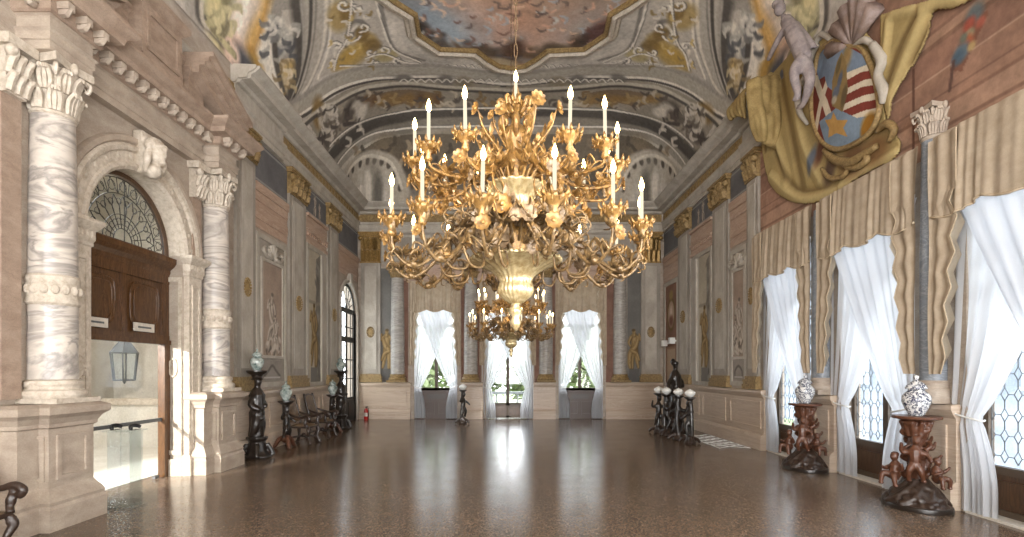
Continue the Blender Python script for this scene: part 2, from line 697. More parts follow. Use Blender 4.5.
K['leadglass'] = m_glass('leaded_glass', (.9, .94, .95, 1), .08, .08)
K['acrylic'] = m_glass('clear_acrylic', (.93, .96, .97, 1), .1, .05)
K['plastic'] = m_plain('black_plastic', rgb(22, 22, 24), .35)
K['offwhite'] = m_plain('off_white_card', rgb(206, 198, 186), .6)
K['red'] = m_plain('red_enamel', rgb(170, 30, 24), .3)
K['hallwhite'] = m_stone('hall_plaster', rgb(224, 220, 210), rgb(208, 202, 190), 2, .8)
K['hallyellow'] = m_stone('hall_yellow_plaster', rgb(228, 206, 150), rgb(214, 190, 130), 2, .8)


def porcelain():
    N = Nodes('blue_white_porcelain')
    co = N.coords((1, 1, 1))
    a = N.noise(co, 16, 3, .55, 1.6)
    col = N.ramp(a.outputs[0], [(.46, rgb(210, 210, 208)), (.51, rgb(52, 60, 92)), (.57, rgb(40, 42, 58)), (.63, rgb(200, 202, 202))])
    N.bsdf(col, .15, 0, .6)
    return N.m


K['porcelain'] = porcelain()
K['celadon'] = m_stone('pale_celadon_porcelain', rgb(190, 196, 190), rgb(70, 92, 88), 12, .18, fine=.1, bump=0, spec=.6)
K['chinawhite'] = m_plain('white_porcelain', rgb(226, 226, 222), .2, 0, .6, .03)


def floor_material():
    N = Nodes('polished_terrazzo')
    co = N.coords()
    v = N.n('ShaderNodeTexVoronoi')
    v.inputs['Scale'].default_value = 60
    N.l(co, v.inputs[0])
    spk = N.ramp(v.outputs['Color'], [(.1, rgb(76, 62, 51)), (.45, rgb(98, 81, 67)), (.75, rgb(119, 100, 83)), (.95, rgb(156, 138, 118))])
    big = N.noise(co, .7, 5)
    g = N.ramp(big.outputs[0], [(.3, (.72, .72, .72, 1)), (.7, (1, 1, 1, 1))])
    col = N.mix('MULTIPLY', 1, spk, g)
    b = N.bsdf(col, .2, 0, .5)
    rn = N.noise(co, 2.2, 5)
    mr = N.n('ShaderNodeMapRange')
    mr.inputs[3].default_value = .13
    mr.inputs[4].default_value = .27
    N.l(rn.outputs[0], mr.inputs[0])
    N.l(mr.outputs[0], b.inputs['Roughness'])
    bn = N.noise(co, 5, 3)
    N.bump(b, bn.outputs[0], .06, .01)
    return N.m


# ---------------------------------------------------------------- room shell
T = .38                                                                # wall thickness
struct(M().box(XL - .5, XR + .5, YF - .5, YB + .5, -.12, 0).build('floor', floor_material()))


def arch_fill(m, axis, c, r, zs, zt, a, b, half, n=28):               # wall above a round-headed opening, and its reveal
    pts = [(c - half, zs)] + [(c - r * math.cos(PI * k / n), zs + r * math.sin(PI * k / n)) for k in range(n + 1)] + [(c + half, zs)]
    top = [(c - half, zt)] + [(c - half + 2 * half * k / n, zt) for k in range(n + 1)] + [(c + half, zt)]
    P = (lambda s, z, p: (p, s, z)) if axis == 'x' else (lambda s, z, p: (s, p, z))
    for p in (a, b):
        m.strip([[P(s, z, p) for s, z in pts], [P(s, z, p) for s, z in top]])
    m.strip([[P(s, z, a) for s, z in pts[1:-1]], [P(s, z, b) for s, z in pts[1:-1]]])


# left wall: the portal (centre Y 8.3) and the arched garden door (centre Y 19.15)
PC, PR, PZ = 8.3, 1.10, 3.96
DC, DR, DZ = 19.15, 1.0, 4.1
m = M()
a, b = XL, XL - T
for y0, y1 in ((YF - T, PC - PR), (PC + PR, DC - DR), (DC + DR, YB + T)):
    m.box(b, a, y0, y1, 0, ZW)
for c, r, zs in ((PC, PR, PZ), (DC, DR, DZ)):
    arch_fill(m, 'x', c, r, zs, ZW, a, b, r)
struct(m.build('wall_left', K['pinkgrey']))

m = M()
a, b = XR, XR + T
WH, WT = .86, 4.62                                                   # half width and head of the right windows
edges = sorted([c - WH for c in WC] + [c + WH for c in WC])
cuts = [YF - T] + edges + [YB + T]
for k in range(0, len(cuts), 2):
    m.box(a, b, cuts[k], cuts[k + 1], 0, ZW)
for c in WC:
    m.box(a, b, c - WH, c + WH, WT, ZW)
struct(m.build('wall_right', K['pinkgrey']))

m = M()
a, b = YB, YB + T
BH = .84
cuts = [XL - T] + sorted([c - BH for c in BC] + [c + BH for c in BC]) + [XR + T]
for k in range(0, len(cuts), 2):
    m.box(cuts[k], cuts[k + 1], a, b, 0, ZW)
for c in BC:
    m.box(c - BH, c + BH, a, b, 4.9, ZW)
struct(m.build('wall_back', K['pinkgrey']))

m = M()
cuts = [XL - T, -4.5, -2.3, -.95, 1.25, 2.6, 4.8, XR + T]  # unseen openings, added to let the fill lights in
for k in range(0, len(cuts), 2):
    m.box(cuts[k], cuts[k + 1], YF - T, YF, 0, ZW)
for k in (1, 3, 5):
    m.box(cuts[k], cuts[k + 1], YF - T, YF, 0, .7)
    m.box(cuts[k], cuts[k + 1], YF - T, YF, 6.3, ZW)
struct(m.build('wall_front', K['pinkgrey']))


# ---------------------------------------------------------------- mouldings running along the walls
def run(m, side, prof, s0, s1, mit0=False, mit1=False, base=0.0):     # prof: (projection, height)
    rows = []
    for s, mt, sg in ((s0, mit0, 1), (s1, mit1, -1)):
        row = []
        for p, z in prof:
            q = p + base
            t = s + sg * q if mt else s
            row.append({'L': (XL + q, t, z), 'R': (XR - q, t, z), 'B': (t, YB - q, z)}[side])
        rows.append(row)
    m.strip(rows)
    k = len(m.v)
    n = len(prof)
    m.f += [tuple(range(k - n, k)), tuple(range(k - 2 * n, k - n))[::-1]]
    return m


CORN = [(0, 7.30), (.05, 7.30), (.05, 7.42), (.08, 7.44), (.08, 7.58), (.13, 7.62), (.13, 7.68), (.03, 7.70), (.03, 8.02), (.10, 8.03),
        (.14, 8.10), (.34, 8.12), (.36, 8.21), (.42, 8.24), (.46, 8.26), (.54, 8.33), (.54, 8.38), (0, 8.40)]
FRZ = [(.02, 7.71), (.05, 7.73), (.05, 8.0), (.02, 8.02)]
m = run(M(), 'L', CORN, 11.0, YB, False, True)
run(m, 'L', [(p + .06 if p > .01 else 0, z - .004) for p, z in CORN], 11.05, 13.4)
run(m, 'L', [(0, 7.45), (.08, 7.45), (.12, 7.55), (.18, 7.62), (.18, 7.68), (0, 7.7)], 5.6, 11.0)
struct(m.build('trim_left_cornice', K['greylight'], fix=True))
m = run(M(), 'R', CORN, 11.75, YB, False, True)
run(m, 'R', [(p + .06 if p > .01 else 0, z - .004) for p, z in CORN], 11.8, 13.4)
struct(m.build('trim_right_cornice', K['greylight'], fix=True))
struct(run(M(), 'B', CORN, XL, XR, True, True).build('trim_back_cornice', K['greylight'], fix=True))
for side, s0, s1, nm in (('L', 10.8, YB - .1, 'trim_left_frieze'), ('R', 11.8, YB - .1, 'trim_right_frieze'), ('B', XL + .1, XR - .1, 'trim_back_frieze')):
    m = run(M(), side, FRZ, s0, s1)
    s = s0
    while s < s1 - .2:                                               # gilded leaf scrolls along the frieze
        c = {'L': (XL + .05, s, 7.86), 'R': (XR - .05, s, 7.86), 'B': (s, YB - .05, 7.86)}[side]
        m.ball(c, (.03, .09, .09) if side != 'B' else (.1, .03, .1), 8, 5)
        s += .3
    struct(m.build(nm, K['ochre'], fix=True))

DADO = [(0, 0), (.14, 0), (.14, .30), (.10, .36), (.06, .38), (.06, 1.24), (.09, 1.28), (.13, 1.36), (.13, 1.42), (0, 1.44)]


def dado(side, nm, spans):
    m = M()
    for s0, s1 in spans:
        run(m, side, DADO, s0, s1)
        n = max(1, int((s1 - s0) / 1.6))
        L = (s1 - s0) / n
        if L > .5:
            for k in range(n):                                      # raised panels
                u0, u1 = s0 + L * k + .14, s0 + L * (k + 1) - .14
                for (a0, a1, z0, z1) in ((u0, u1, .5, .55), (u0, u1, 1.10, 1.15), (u0, u0 + .05, .55, 1.10), (u1 - .05, u1, .55, 1.10)):
                    c = {'L': (XL + .05, XL + .085, a0, a1), 'R': (XR - .085, XR - .05, a0, a1), 'B': (a0, a1, YB - .085, YB - .05)}[side]
                    m.box(*c, z0, z1)
    struct(m.build(nm, K['dado'], fix=True))


dado('L', 'trim_left_dado', [(YF, 5.9), (10.7, DC - DR - .16)])
dado('R', 'trim_right_dado', [(YF, WC[5] - .95)] + [(WC[k + 1] + .95, WC[k] - .95) for k in range(5)] + [(WC[0] + .95, 18.3)])
dado('B', 'trim_back_dado', [(XL, BC[0] - .98), (BC[0] + .98, BC[1] - .98), (BC[1] + .98, BC[2] - .98), (BC[2] + .98, XR)])

# ---------------------------------------------------------------- coved ceiling with its frescoes
CX0, CX1, CY0, CY1 = -5.80, 6.10, YF + .05, YB - .05
CXM, CHW, RC, RISE, LC = (CX0 + CX1) / 2, (CX1 - CX0) / 2, 3.0, 2.95, 4.6


def cove(X, Y):
    dx = np.clip(CHW - np.abs(X - CXM), 0, RC); dy = np.clip(np.minimum(Y - CY0, CY1 - Y), 0, RC)
    a, b = 1 - dx / RC, 1 - dy / RC
    r = np.clip((a ** 4 + b ** 4) ** .25, 0, 1)
    return ZC + RISE * np.sqrt(np.maximum(0, 1 - r * r))


def undev(s, half):                                                  # distance along the curved surface -> plan distance
    t = np.clip((1 - (np.abs(s) - (half - RC)) / LC), 0, 1) * PI / 2
    d = np.where(np.abs(s) < half - RC, half - np.abs(s), RC * (1 - np.cos(t)))
    return np.sign(s) * (half - d)


def dev(x, half):
    d = half - abs(x)
    if d >= RC: return x
    t = math.acos(max(-1, min(1, 1 - max(d, 0) / RC)))
    return math.copysign(half - RC + LC * (1 - t / (PI / 2)), x)


CYM, CHL = (CY0 + CY1) / 2, (CY1 - CY0) / 2


def cp(x, y, dx=0):                                                  # a place of the photograph's vault -> coordinates on the vault
    lo, hi = 3.0, 20.3
    kx, kz = (x - VX) / FPX, (VY - y) / FPX
    Y = lo
    while Y < hi:
        X = kx * Y
        if abs(X - CXM) > CHW or HC + kz * Y > float(cove(np.array(X), np.array(Y))): break
        Y += .03
    X = max(CX0 + .01, min(CX1 - .01, kx * Y))
    return dev(X - CXM, CHW), dev(Y - CYM, CHL)


UH, VH = CHW - RC + LC, CHL - RC + LC
cv = Canvas(-UH, UH, -VH, VH, .034, (166, 159, 150))
cv.mottle(.8, .16, 2); cv.mottle(4, .10, 9)
G0, G1, G2, G3, GD = (200, 193, 182), (160, 153, 144), (134, 128, 120), (104, 99, 94), (70, 66, 62)
OC, OCD, BR = (146, 124, 80), (110, 90, 56), (108, 90, 72)


def both(fn):                                                        # the two halves of the vault answer each other
    fn(lambda x, y: cp(x, y)); fn(lambda x, y: cp(2 * VX + 2 * .15 * 30 - x, y))


def band(f, pts, w, cols):
    P = cspl([f(*p) for p in pts], 4)
    for k, (wd, c) in enumerate(cols):
        cv.stroke(P, [w * wd * q for q in (.55, .8, 1, 1)], c, .95, .12)


def half(f):
    # side oculus with its grisaille, and the olive medallion nearer
    O = [(262, 100), (254, 60), (252, 20), (256, -12), (300, -14), (306, 20), (305, 60), (286, 106)]
    cv.poly([f(*p) for p in O], G2)
    cv.poly([f(*p) for p in ((256, 60), (258, 10), (272, 0), (270, 50), (276, 95), (268, 98))], (170, 164, 152), .9)
    cv.poly([f(*p) for p in ((282, 10), (294, 10), (294, 34), (282, 34))], (160, 152, 142))
    cv.poly([f(*p) for p in ((280, 60), (298, 55), (297, 80), (286, 98), (280, 92))], (168, 152, 124))
    for p, r, c in (((276, 26), .3, (176, 172, 162)), ((284, 44), .34, (186, 180, 168)), ((272, 36), .3, (96, 94, 92)), ((293, 42), .26, (82, 82, 84)),
                    ((288, 30), .2, (190, 184, 172)), ((279, 50), .22, (90, 90, 92)), ((289, 68), .25, (164, 140, 92)), ((292, 88), .2, (70, 70, 70))):
        cv.ell(f(*p), (r, r * .6), c, .6, .35, .9)
    for pts, c, wd in (([(272, 22), (268, 45), (272, 70), (282, 98)], G0, .16), ([(276, 24), (275, 50), (280, 78), (287, 100)], GD, .10),
                       ([(262, 20), (262, 60), (272, 96)], G0, .2), ([(299, 0), (303, 40), (298, 78), (289, 104)], GD, .26), ([(304, 0), (306, 40), (302, 76), (291, 106)], G0, .1)):
        cv.stroke(cspl([f(*p) for p in pts]), wd, c, .9)
    E = [(204, -30), (198, 30), (208, 60), (222, 72), (236, 56), (242, 20), (240, -30)]
    cv.poly([f(*p) for p in E], (132, 128, 108))
    for pts, c, wd in (([(220, -20), (222, 20), (216, 50)], (176, 164, 122), .32), ([(212, 4), (224, 18), (230, 40)], (186, 174, 134), .22), ([(226, 0), (228, 24), (222, 60)], (104, 98, 78), .16), ([(214, 20), (216, 60)], (196, 186, 150), .12)):
        cv.stroke(cspl([f(*p) for p in pts]), wd, c, .85, .6)
    cv.stroke(cspl([f(*p) for p in E + E[:1]]), .12, GD, .9); cv.stroke(cspl([f(*p) for p in [(x + 3, y + 2) for x, y in E] + [(207, -28)]]), .07, (178, 170, 156), .9)
    # gilt scrolls and pale stucco boys between them
    for pts, c, wd in (([(262, -10), (256, 20), (250, 36), (246, 50), (252, 70)], (156, 118, 64), .34), ([(264, -10), (258, 20), (252, 40)], (184, 150, 96), .14), ([(252, 62), (258, 72), (255, 84)], (150, 120, 66), .3),
                       ([(250, 0), (240, 22), (236, 48), (240, 70)], (186, 174, 162), .36), ([(246, 2), (236, 26)], (212, 200, 188), .2), ([(236, 50), (232, 76), (238, 104)], (190, 160, 142), .34),
                       ([(238, 60), (242, 84), (248, 104)], (70, 72, 78), .3), ([(230, 78), (234, 100)], (208, 186, 170), .2)):
        cv.stroke(cspl([f(*p) for p in pts]), wd, c, .92, .4)
    # the great rib and the field with cartouche
    cv.stroke(cspl([f(*p) for p in ((290, 110), (304, 84), (314, 50), (318, 10), (316, -30))]), (.12, .28, .42, .46, .46), G2, 1, .1)
    cv.stroke(cspl([f(*p) for p in ((290, 110), (304, 84), (314, 50), (318, 10), (316, -30))]), (.08, .22, .33, .36, .36), (152, 145, 135), 1, .12)
    cv.stroke(cspl([f(*p) for p in ((290, 108), (303, 84), (312, 50), (316, 10), (314, -30))]), .03, G3, .7)
    cv.stroke(cspl([f(*p) for p in ((288, 108), (299, 84), (308, 50), (311, 10), (309, -30))]), .05, GD, 1)
    cv.stroke(cspl([f(*p) for p in ((292, 108), (309, 84), (322, 50), (326, 10), (324, -30))]), .05, (184, 176, 164), 1)
    cv.poly(cspl([f(*p) for p in ((318, 78), (328, 50), (332, 6), (336, -30), (378, -30), (384, 20), (398, 48), (422, 58), (420, 66), (380, 66), (340, 70))]), (158, 150, 140), .75)
    cv.stroke(cspl([f(*p) for p in ((318, 78), (328, 50), (332, 6), (336, -30))]), .04, G0, .9)
    cv.stroke(cspl([f(*p) for p in ((378, -30), (384, 20), (396, 50), (424, 60))]), .05, G3, .8)
    for pts, c, wd in (([(346, 46), (348, 32), (352, 22), (362, 22), (366, 30), (360, 32)], G3, .07), ([(350, 40), (354, 30), (362, 34), (370, 44), (380, 46)], G3, .07), ([(348, 44), (350, 34), (356, 26)], (190, 182, 170), .05),
                       ([(338, 60), (334, 50), (342, 44)], (190, 182, 170), .05), ([(366, 58), (380, 50), (396, 60), (412, 62)], G0, .05), ([(372, 62), (390, 56), (400, 64)], G3, .05), ([(330, 66), (350, 68), (376, 62)], G0, .05)):
        cv.stroke(cspl([f(*p) for p in pts]), wd, c, .9)
    for p, r, c in (((340, 16), (.34, .5), OC), ((347, 13), (.2, .3), OCD), ((352, 56), (.52, .42), OC), ((366, 40), (.3, .3), OC), ((372, 46), (.26, .3), OCD), ((340, 63), (.3, .2), OC), ((386, 55), (.34, .3), (150, 136, 98)), ((362, 34), (.2, .3), OCD)):
        cv.ell(f(*p), r, c, .2, .25, .85)
    cv.ell(f(351, 54), (.4, .3), (166, 134, 64), 0, .5, .6)
    def pair(pts, wd):
        P = cspl([f(*p) for p in pts])
        cv.stroke([(x + wd * .5, y - wd * .5) for x, y in P], wd, G3, .85, .2)
        cv.stroke(P, wd * .7, G0, .95, .2)
    for cx_, cy_, r_, t0, dr in ((351, 36, 9, 0, 1), (363, 27, 7, 2, -1), (337, 46, 7, 3, 1), (384, 50, 6, 1, -1), (398, 60, 5, 2, 1), (376, 63, 5, 4, -1), (344, 5, 8, 1, 1), (358, 8, 6, 4, -1), (370, 52, 5, 0, 1), (332, 62, 5, 2, -1)):
        pair([(cx_ + r_ * (1 - k / 12) * math.cos(t0 + dr * k * .55), cy_ + .7 * r_ * (1 - k / 12) * math.sin(t0 + dr * k * .55)) for k in range(11)], .045)
    pair([(334, 70), (338, 54), (346, 42), (350, 20), (352, -6)], .04); pair([(376, 0), (382, 24), (394, 50), (420, 62)], .04)
    pair([(366, 58), (384, 54), (404, 62), (418, 63)], .04); pair([(340, 66), (360, 66), (384, 64), (410, 66)], .035)
    for k in range(16):
        x_ = 380 + k * 8
        pair([(x_, 67.5), (x_ + 3, 64.5), (x_ + 6, 67.5)], .03)
    # the end arches, one within another
    A1 = [(288, 112), (306, 102), (332, 83), (366, 72), (400, 70), (440, 70), (490, 76), (517, 77)]
    for dy, wd, c in ((0, .30, G2), (1, .2, (150, 143, 132)), (7, .06, G0), (9, .05, GD)):
        cv.stroke(cspl([f(x + dy * .5, y + dy) for x, y in A1]), wd, c, .95, .15)
    cv.poly([f(*p) for p in ((306, 118), (332, 98), (364, 84), (400, 80), (517, 86), (517, 112), (426, 114), (389, 119), (352, 134), (330, 156))], (128, 120, 108), .85)
    cv.poly([f(*p) for p in ((360, 98), (384, 92), (440, 94), (440, 104), (386, 108))], BR, .8)
    for x in range(366, 440, 9):
        cv.ell(f(x, 99), (.16, .3), random.choice([(130, 104, 66), (96, 74, 54), (142, 120, 84)]), random.random(), .5, .8)
    for p, r, c in (((352, 112), (.42, .55), (64, 58, 54)), ((356, 109), (.26, .4), (172, 164, 152)), ((362, 112), (.2, .4), (186, 178, 166)), ((350, 116), (.22, .3), (84, 76, 70)), ((332, 128), (.34, .5), (160, 152, 142)), ((326, 134), (.26, .5), (78, 72, 68)),
                    ((338, 122), (.24, .3), (104, 96, 88)), ((318, 112), (.3, .5), (116, 94, 60)), ((322, 118), (.22, .3), (170, 162, 150)), ((446, 80), (.3, .3), G3), ((464, 82), (.34, .3), (120, 110, 94)), ((404, 78), (.3, .2), G3), ((490, 100), (.5, .5), (120, 112, 100))):
        cv.ell(f(*p), r, c, .5, .3, .92)
    cv.ell(f(354, 111), (.5, .66), (180, 172, 160), 0, .04, .0)
    A2 = [(300, 128), (322, 108), (336, 102), (364, 88), (389, 84), (440, 86), (517, 90)]
    cv.stroke(cspl([f(*p) for p in A2]), .08, (178, 170, 156), .9); cv.stroke(cspl([f(x, y + 3) for x, y in A2]), .06, GD, .9)
    A3 = [(324, 172), (330, 156), (352, 134), (389, 119), (426, 114), (470, 112), (517, 112)]
    for dy, wd, c in ((-3, .1, G0), (1, .28, GD), (5, .2, (74, 70, 66)), (11, .26, (134, 128, 118)), (17, .08, (170, 162, 150))):
        cv.stroke(cspl([f(x + dy * .45, y + dy) for x, y in A3]), wd, c, .92, .2)
    cv.poly([f(*p) for p in ((346, 176), (352, 160), (368, 146), (396, 136), (426, 133), (517, 133), (517, 190), (400, 190), (390, 172), (376, 163), (360, 168))], (92, 84, 74), .9)
    for p, r, c in (((400, 150), (.8, .9), (72, 66, 58)), ((440, 160), (.9, 1.2), (112, 102, 88)), ((470, 150), (.8, .9), (96, 88, 76)), ((384, 152), (.5, .6), (118, 104, 84)), ((420, 180), (.7, .8), (70, 64, 56))):
        cv.ell(f(*p), r, c, 0, .8, .7)
    rq = random.Random(44)                                           # small brushwork: draperies, trophies, foliage
    def touches(n, x0, x1, y0, y1, cols, ln, wd):
        for k in range(n):
            x, y, a = rq.uniform(x0, x1), rq.uniform(y0, y1), rq.uniform(0, PI)
            cv.stroke(cspl([f(x, y), f(x + ln * math.cos(a), y + ln * math.sin(a)), f(x + ln * 1.6 * math.cos(a + .6), y + ln * 1.6 * math.sin(a + .6))], 4), [wd, wd * 1.3, wd * .4], rq.choice(cols), .85, .3)
    touches(34, 266, 294, 12, 56, [(186, 180, 170), (104, 102, 100), (150, 146, 138), (76, 76, 78)], 6, .05)
    touches(14, 280, 294, 60, 92, [(172, 156, 124), (190, 178, 156), (120, 104, 78)], 6, .04)
    touches(26, 210, 234, 4, 58, [(182, 172, 136), (110, 104, 84), (156, 148, 116)], 7, .06)
    touches(40, 318, 360, 104, 140, [(184, 176, 164), (96, 88, 80), (140, 130, 116), (70, 64, 60)], 5, .05)
    touches(40, 362, 505, 90, 108, [(150, 128, 92), (112, 92, 66), (166, 154, 136), (84, 76, 70)], 5, .05)
    touches(30, 352, 505, 136, 176, [(118, 106, 90), (74, 68, 60), (140, 126, 106)], 6, .07)
    touches(20, 330, 372, 4, 66, [(172, 150, 100), (124, 106, 72), (190, 182, 170)], 4, .035)
    for k in range(13):                                              # gadroons along the second arch
        x_ = 400 + k * 8.5
        pair([(x_, 82), (x_ + 4, 79), (x_ + 8, 82)], .035)
    pair([(330, 146), (350, 128), (389, 114), (426, 109), (517, 107)], .05); pair([(336, 166), (352, 146), (389, 130), (426, 126), (517, 125)], .05)
    A4 = [(344, 192), (350, 172), (364, 161), (378, 160), (392, 168), (402, 190)]
    cv.poly(cspl([f(*p) for p in A4 + [(400, 206), (346, 206)]]), (152, 145, 134), .95)
    cv.stroke(cspl([f(*p) for p in A4]), .34, (150, 142, 130), .95, .15)
    for k in range(10):
        q = cspl([f(*p) for p in A4], 4)
        cv.ell(q[2 + int(k * (len(q) - 4) / 9)], (.11, .13), (70, 64, 58), 0, .2, .95)
    cv.stroke(cspl([f(x, y - 4) for x, y in A4]), .06, (184, 176, 162), .9)
    cv.ell(f(372, 188), (.5, .8), (118, 112, 102), 0, .4, .9); cv.ell(f(368, 184), (.2, .4), (176, 168, 156), 0, .4, .9); cv.ell(f(378, 192), (.24, .5), (84, 80, 74), 0, .4, .9)


both(half)
# the near part of the vault, mostly above the frame: painted with the same grammar
cv.daubs(-UH, UH, -VH, -1, 500, .5, [G0, G1, G2, OC, (150, 134, 110)], 5, .3)
cv.mottle(14, .07, 21)
cv.C *= 1.24
CEIL = cv.sheet('ceiling', lambda U, V: (CXM + undev(U, CHW), CYM + undev(V, CHL), cove(CXM + undev(U, CHW), CYM + undev(V, CHL))), K['paint'])
struct(CEIL)

# ceiling painting in its mixtilinear frame
ZT = ZC + RISE
fr = [(345, -80), (352, -40), (372, -12), (388, 0), (409, 13), (413, 33), (435, 48), (471, 49.5), (482, 58), (494, 65), (507, 67)]
fl = []
for x, y in fr:
    Y = min((ZT - HC) * FPX / (VY - y), 17.35)
    fl.append(((x - VX) * Y / FPX, Y))
PCX = .15
fl = [(min(0, x), y) for x, y in fl]
ym = fl[0][1]
outl = fl + [(-x, y) for x, y in reversed(fl[:-1])]                  # far end, left to right
outl = outl + [(x, 2 * ym - .9 - y) for x, y in reversed(outl)]
outl = [(x + PCX, y) for x, y in outl]
xs = [p[0] for p in outl]; ys = [p[1] for p in outl]
pc = Canvas(min(xs), max(xs), min(ys), max(ys), .05, (172, 140, 122))
yt = max(ys)
pc.mottle(.5, .22, 31, (1, .9, .8))
for c, r, col, a in (((-2.2, yt - 2.4), (1.5, 1.3), (142, 156, 168), .9), ((-1.6, yt - 1.5), (1.2, .7), (150, 164, 174), .85), ((-3, yt - 3.4), (1.2, 1.2), (104, 110, 116), .7), ((1.9, yt - 2.0), (1.0, 1.2), (150, 158, 166), .75),
                     ((0.2, yt - 2.4), (1.0, 1.4), (188, 146, 124), .8), ((-.5, yt - 3.4), (1.2, .8), (196, 158, 134), .8), ((1.0, yt - 3), (.9, 1.0), (146, 118, 98), .7), ((2.6, yt - 3.2), (.8, 1.4), (136, 116, 100), .6)):
    pc.ell((c[0] + PCX, c[1]), r, col, 0, .9, a)
pc.daubs(min(xs), max(xs), min(ys), yt, 240, .3, [(172, 132, 110), (140, 140, 142), (120, 100, 86), (160, 150, 140)], 8, .3)
r_ = random.Random(12)
for k in range(70):                                                  # figures and foliage massed along the lower rim
    x = r_.uniform(-3.0, 3.0)
    y = yt - .35 - .55 * (abs(x) / 1.6) ** 1.5 - r_.random() * .5
    pc.ell((x + PCX, y), (r_.uniform(.08, .25), r_.uniform(.08, .3)), r_.choice([(72, 58, 50), (60, 52, 48), (96, 78, 62), (120, 104, 92), (84, 80, 80)]), r_.random() * 3, .5, .85)
for k in range(150):                                               # crisp little figures, clouds and drapery
    x, y = r_.uniform(-3.2, 3.2), yt - r_.uniform(.3, 3.4)
    if y > yt - .25 - .4 * (abs(x) / 1.6) ** 1.5: continue
    a = r_.uniform(0, PI); L_ = r_.uniform(.08, .24)
    pc.stroke(cspl([(x + PCX, y), (x + PCX + L_ * math.cos(a), y + L_ * math.sin(a)), (x + PCX + L_ * 1.7 * math.cos(a + .7), y + L_ * 1.7 * math.sin(a + .7))], 4), [.03, .05, .015],
              r_.choice([(206, 176, 150), (112, 84, 74), (150, 160, 170), (190, 150, 128), (92, 80, 76), (176, 176, 172)]), .75, .4)
for c, r, col in (((.05, yt - .9), (.3, .5), (70, 52, 44)), ((-2.1, yt - 1.1), (.4, .22), (84, 76, 70)), ((2.4, yt - 1.7), (.3, .5), (88, 62, 58)), ((-.8, yt - .75), (.35, .3), (86, 74, 62)), ((1.4, yt - .75), (.5, .35), (92, 84, 70)), ((-.3, yt - .3), (.5, .18), (164, 150, 124)), ((.6, yt - .3), (.5, .15), (120, 112, 104))):
    pc.ell((c[0] + PCX, c[1]), r, col, .3, .4, .85)
pc.C *= 1.22
pt = np.zeros(pc.U.shape, bool)
P = np.array(outl)
for i in range(len(P)):
    (x0, y0), (x1, y1) = P[i - 1], P[i]
    if y0 == y1: continue
    pt ^= ((y0 > pc.V) != (y1 > pc.V)) & (pc.U < (x1 - x0) * (pc.V - y0) / (y1 - y0) + x0)
cpg = thing('ceiling_painting', 'painted sky scene with figures in a curving gilt frame overhead', 'painting', (PCX, ym, ZT - .02), still=True)
pc.sheet('canvas', lambda U, V: (U, V, U * 0 + ZT - .02), K['paint'], cpg, pt)


def frame_sweep(outline, prof):                                      # a moulding carried round a closed outline; prof: (outward, drop)
    n = len(outline)
    rows = []
    for o, d in prof:
        row = []
        for i in range(n):
            p0, p1, p2 = Vector(outline[i - 1]), Vector(outline[i]), Vector(outline[(i + 1) % n])
            t = ((p1 - p0).normalized() + (p2 - p1).normalized())
            t = t.normalized() if t.length > 1e-4 else Vector((1, 0))
            q = p1 + Vector((-t.y, t.x)) * o
            row.append((q.x, q.y, ZT - d))
        rows.append(row)
    return M().strip(rows, True)


frame_sweep(outl, [(-.09, .02), (-.09, .10), (-.04, .13), (.02, .11), (.05, .06)]).build('gilt_moulding', K['ochre'], cpg)
frame_sweep(outl, [(.04, .03), (.05, .13), (.10, .17), (.18, .15), (.22, .08), (.30, .09), (.36, .02)]).build('stucco_moulding', K['white'], cpg)

# ---------------------------------------------------------------- the left portal
def block(m, x1, y0, y1, tiers, x0=XL):                              # stacked mouldings of a projecting block: tiers (z0, z1, overhang)
    for z0, z1, o in tiers:
        m.box(x0, x1 + o, y0 - o, y1 + o, z0, z1)
    return m


def flare(m, x1, y0, y1, prof, x0=XL):                               # a moulded block: profile (overhang, z) carried round three sides
    rows = []
    for o, z in prof:
        rows.append([(x0, y0 - o, z), (x1 + o, y0 - o, z), (x1 + o, y1 + o, z), (x0, y1 + o, z)])
    m.strip(rows)
    k = len(m.v)
    m.f.append((k - 4, k - 3, k - 2, k - 1))
    m.f.append((k - 4 * len(prof) + 3, k - 4 * len(prof) + 2, k - 4 * len(prof) + 1, k - 4 * len(prof)))
    return m


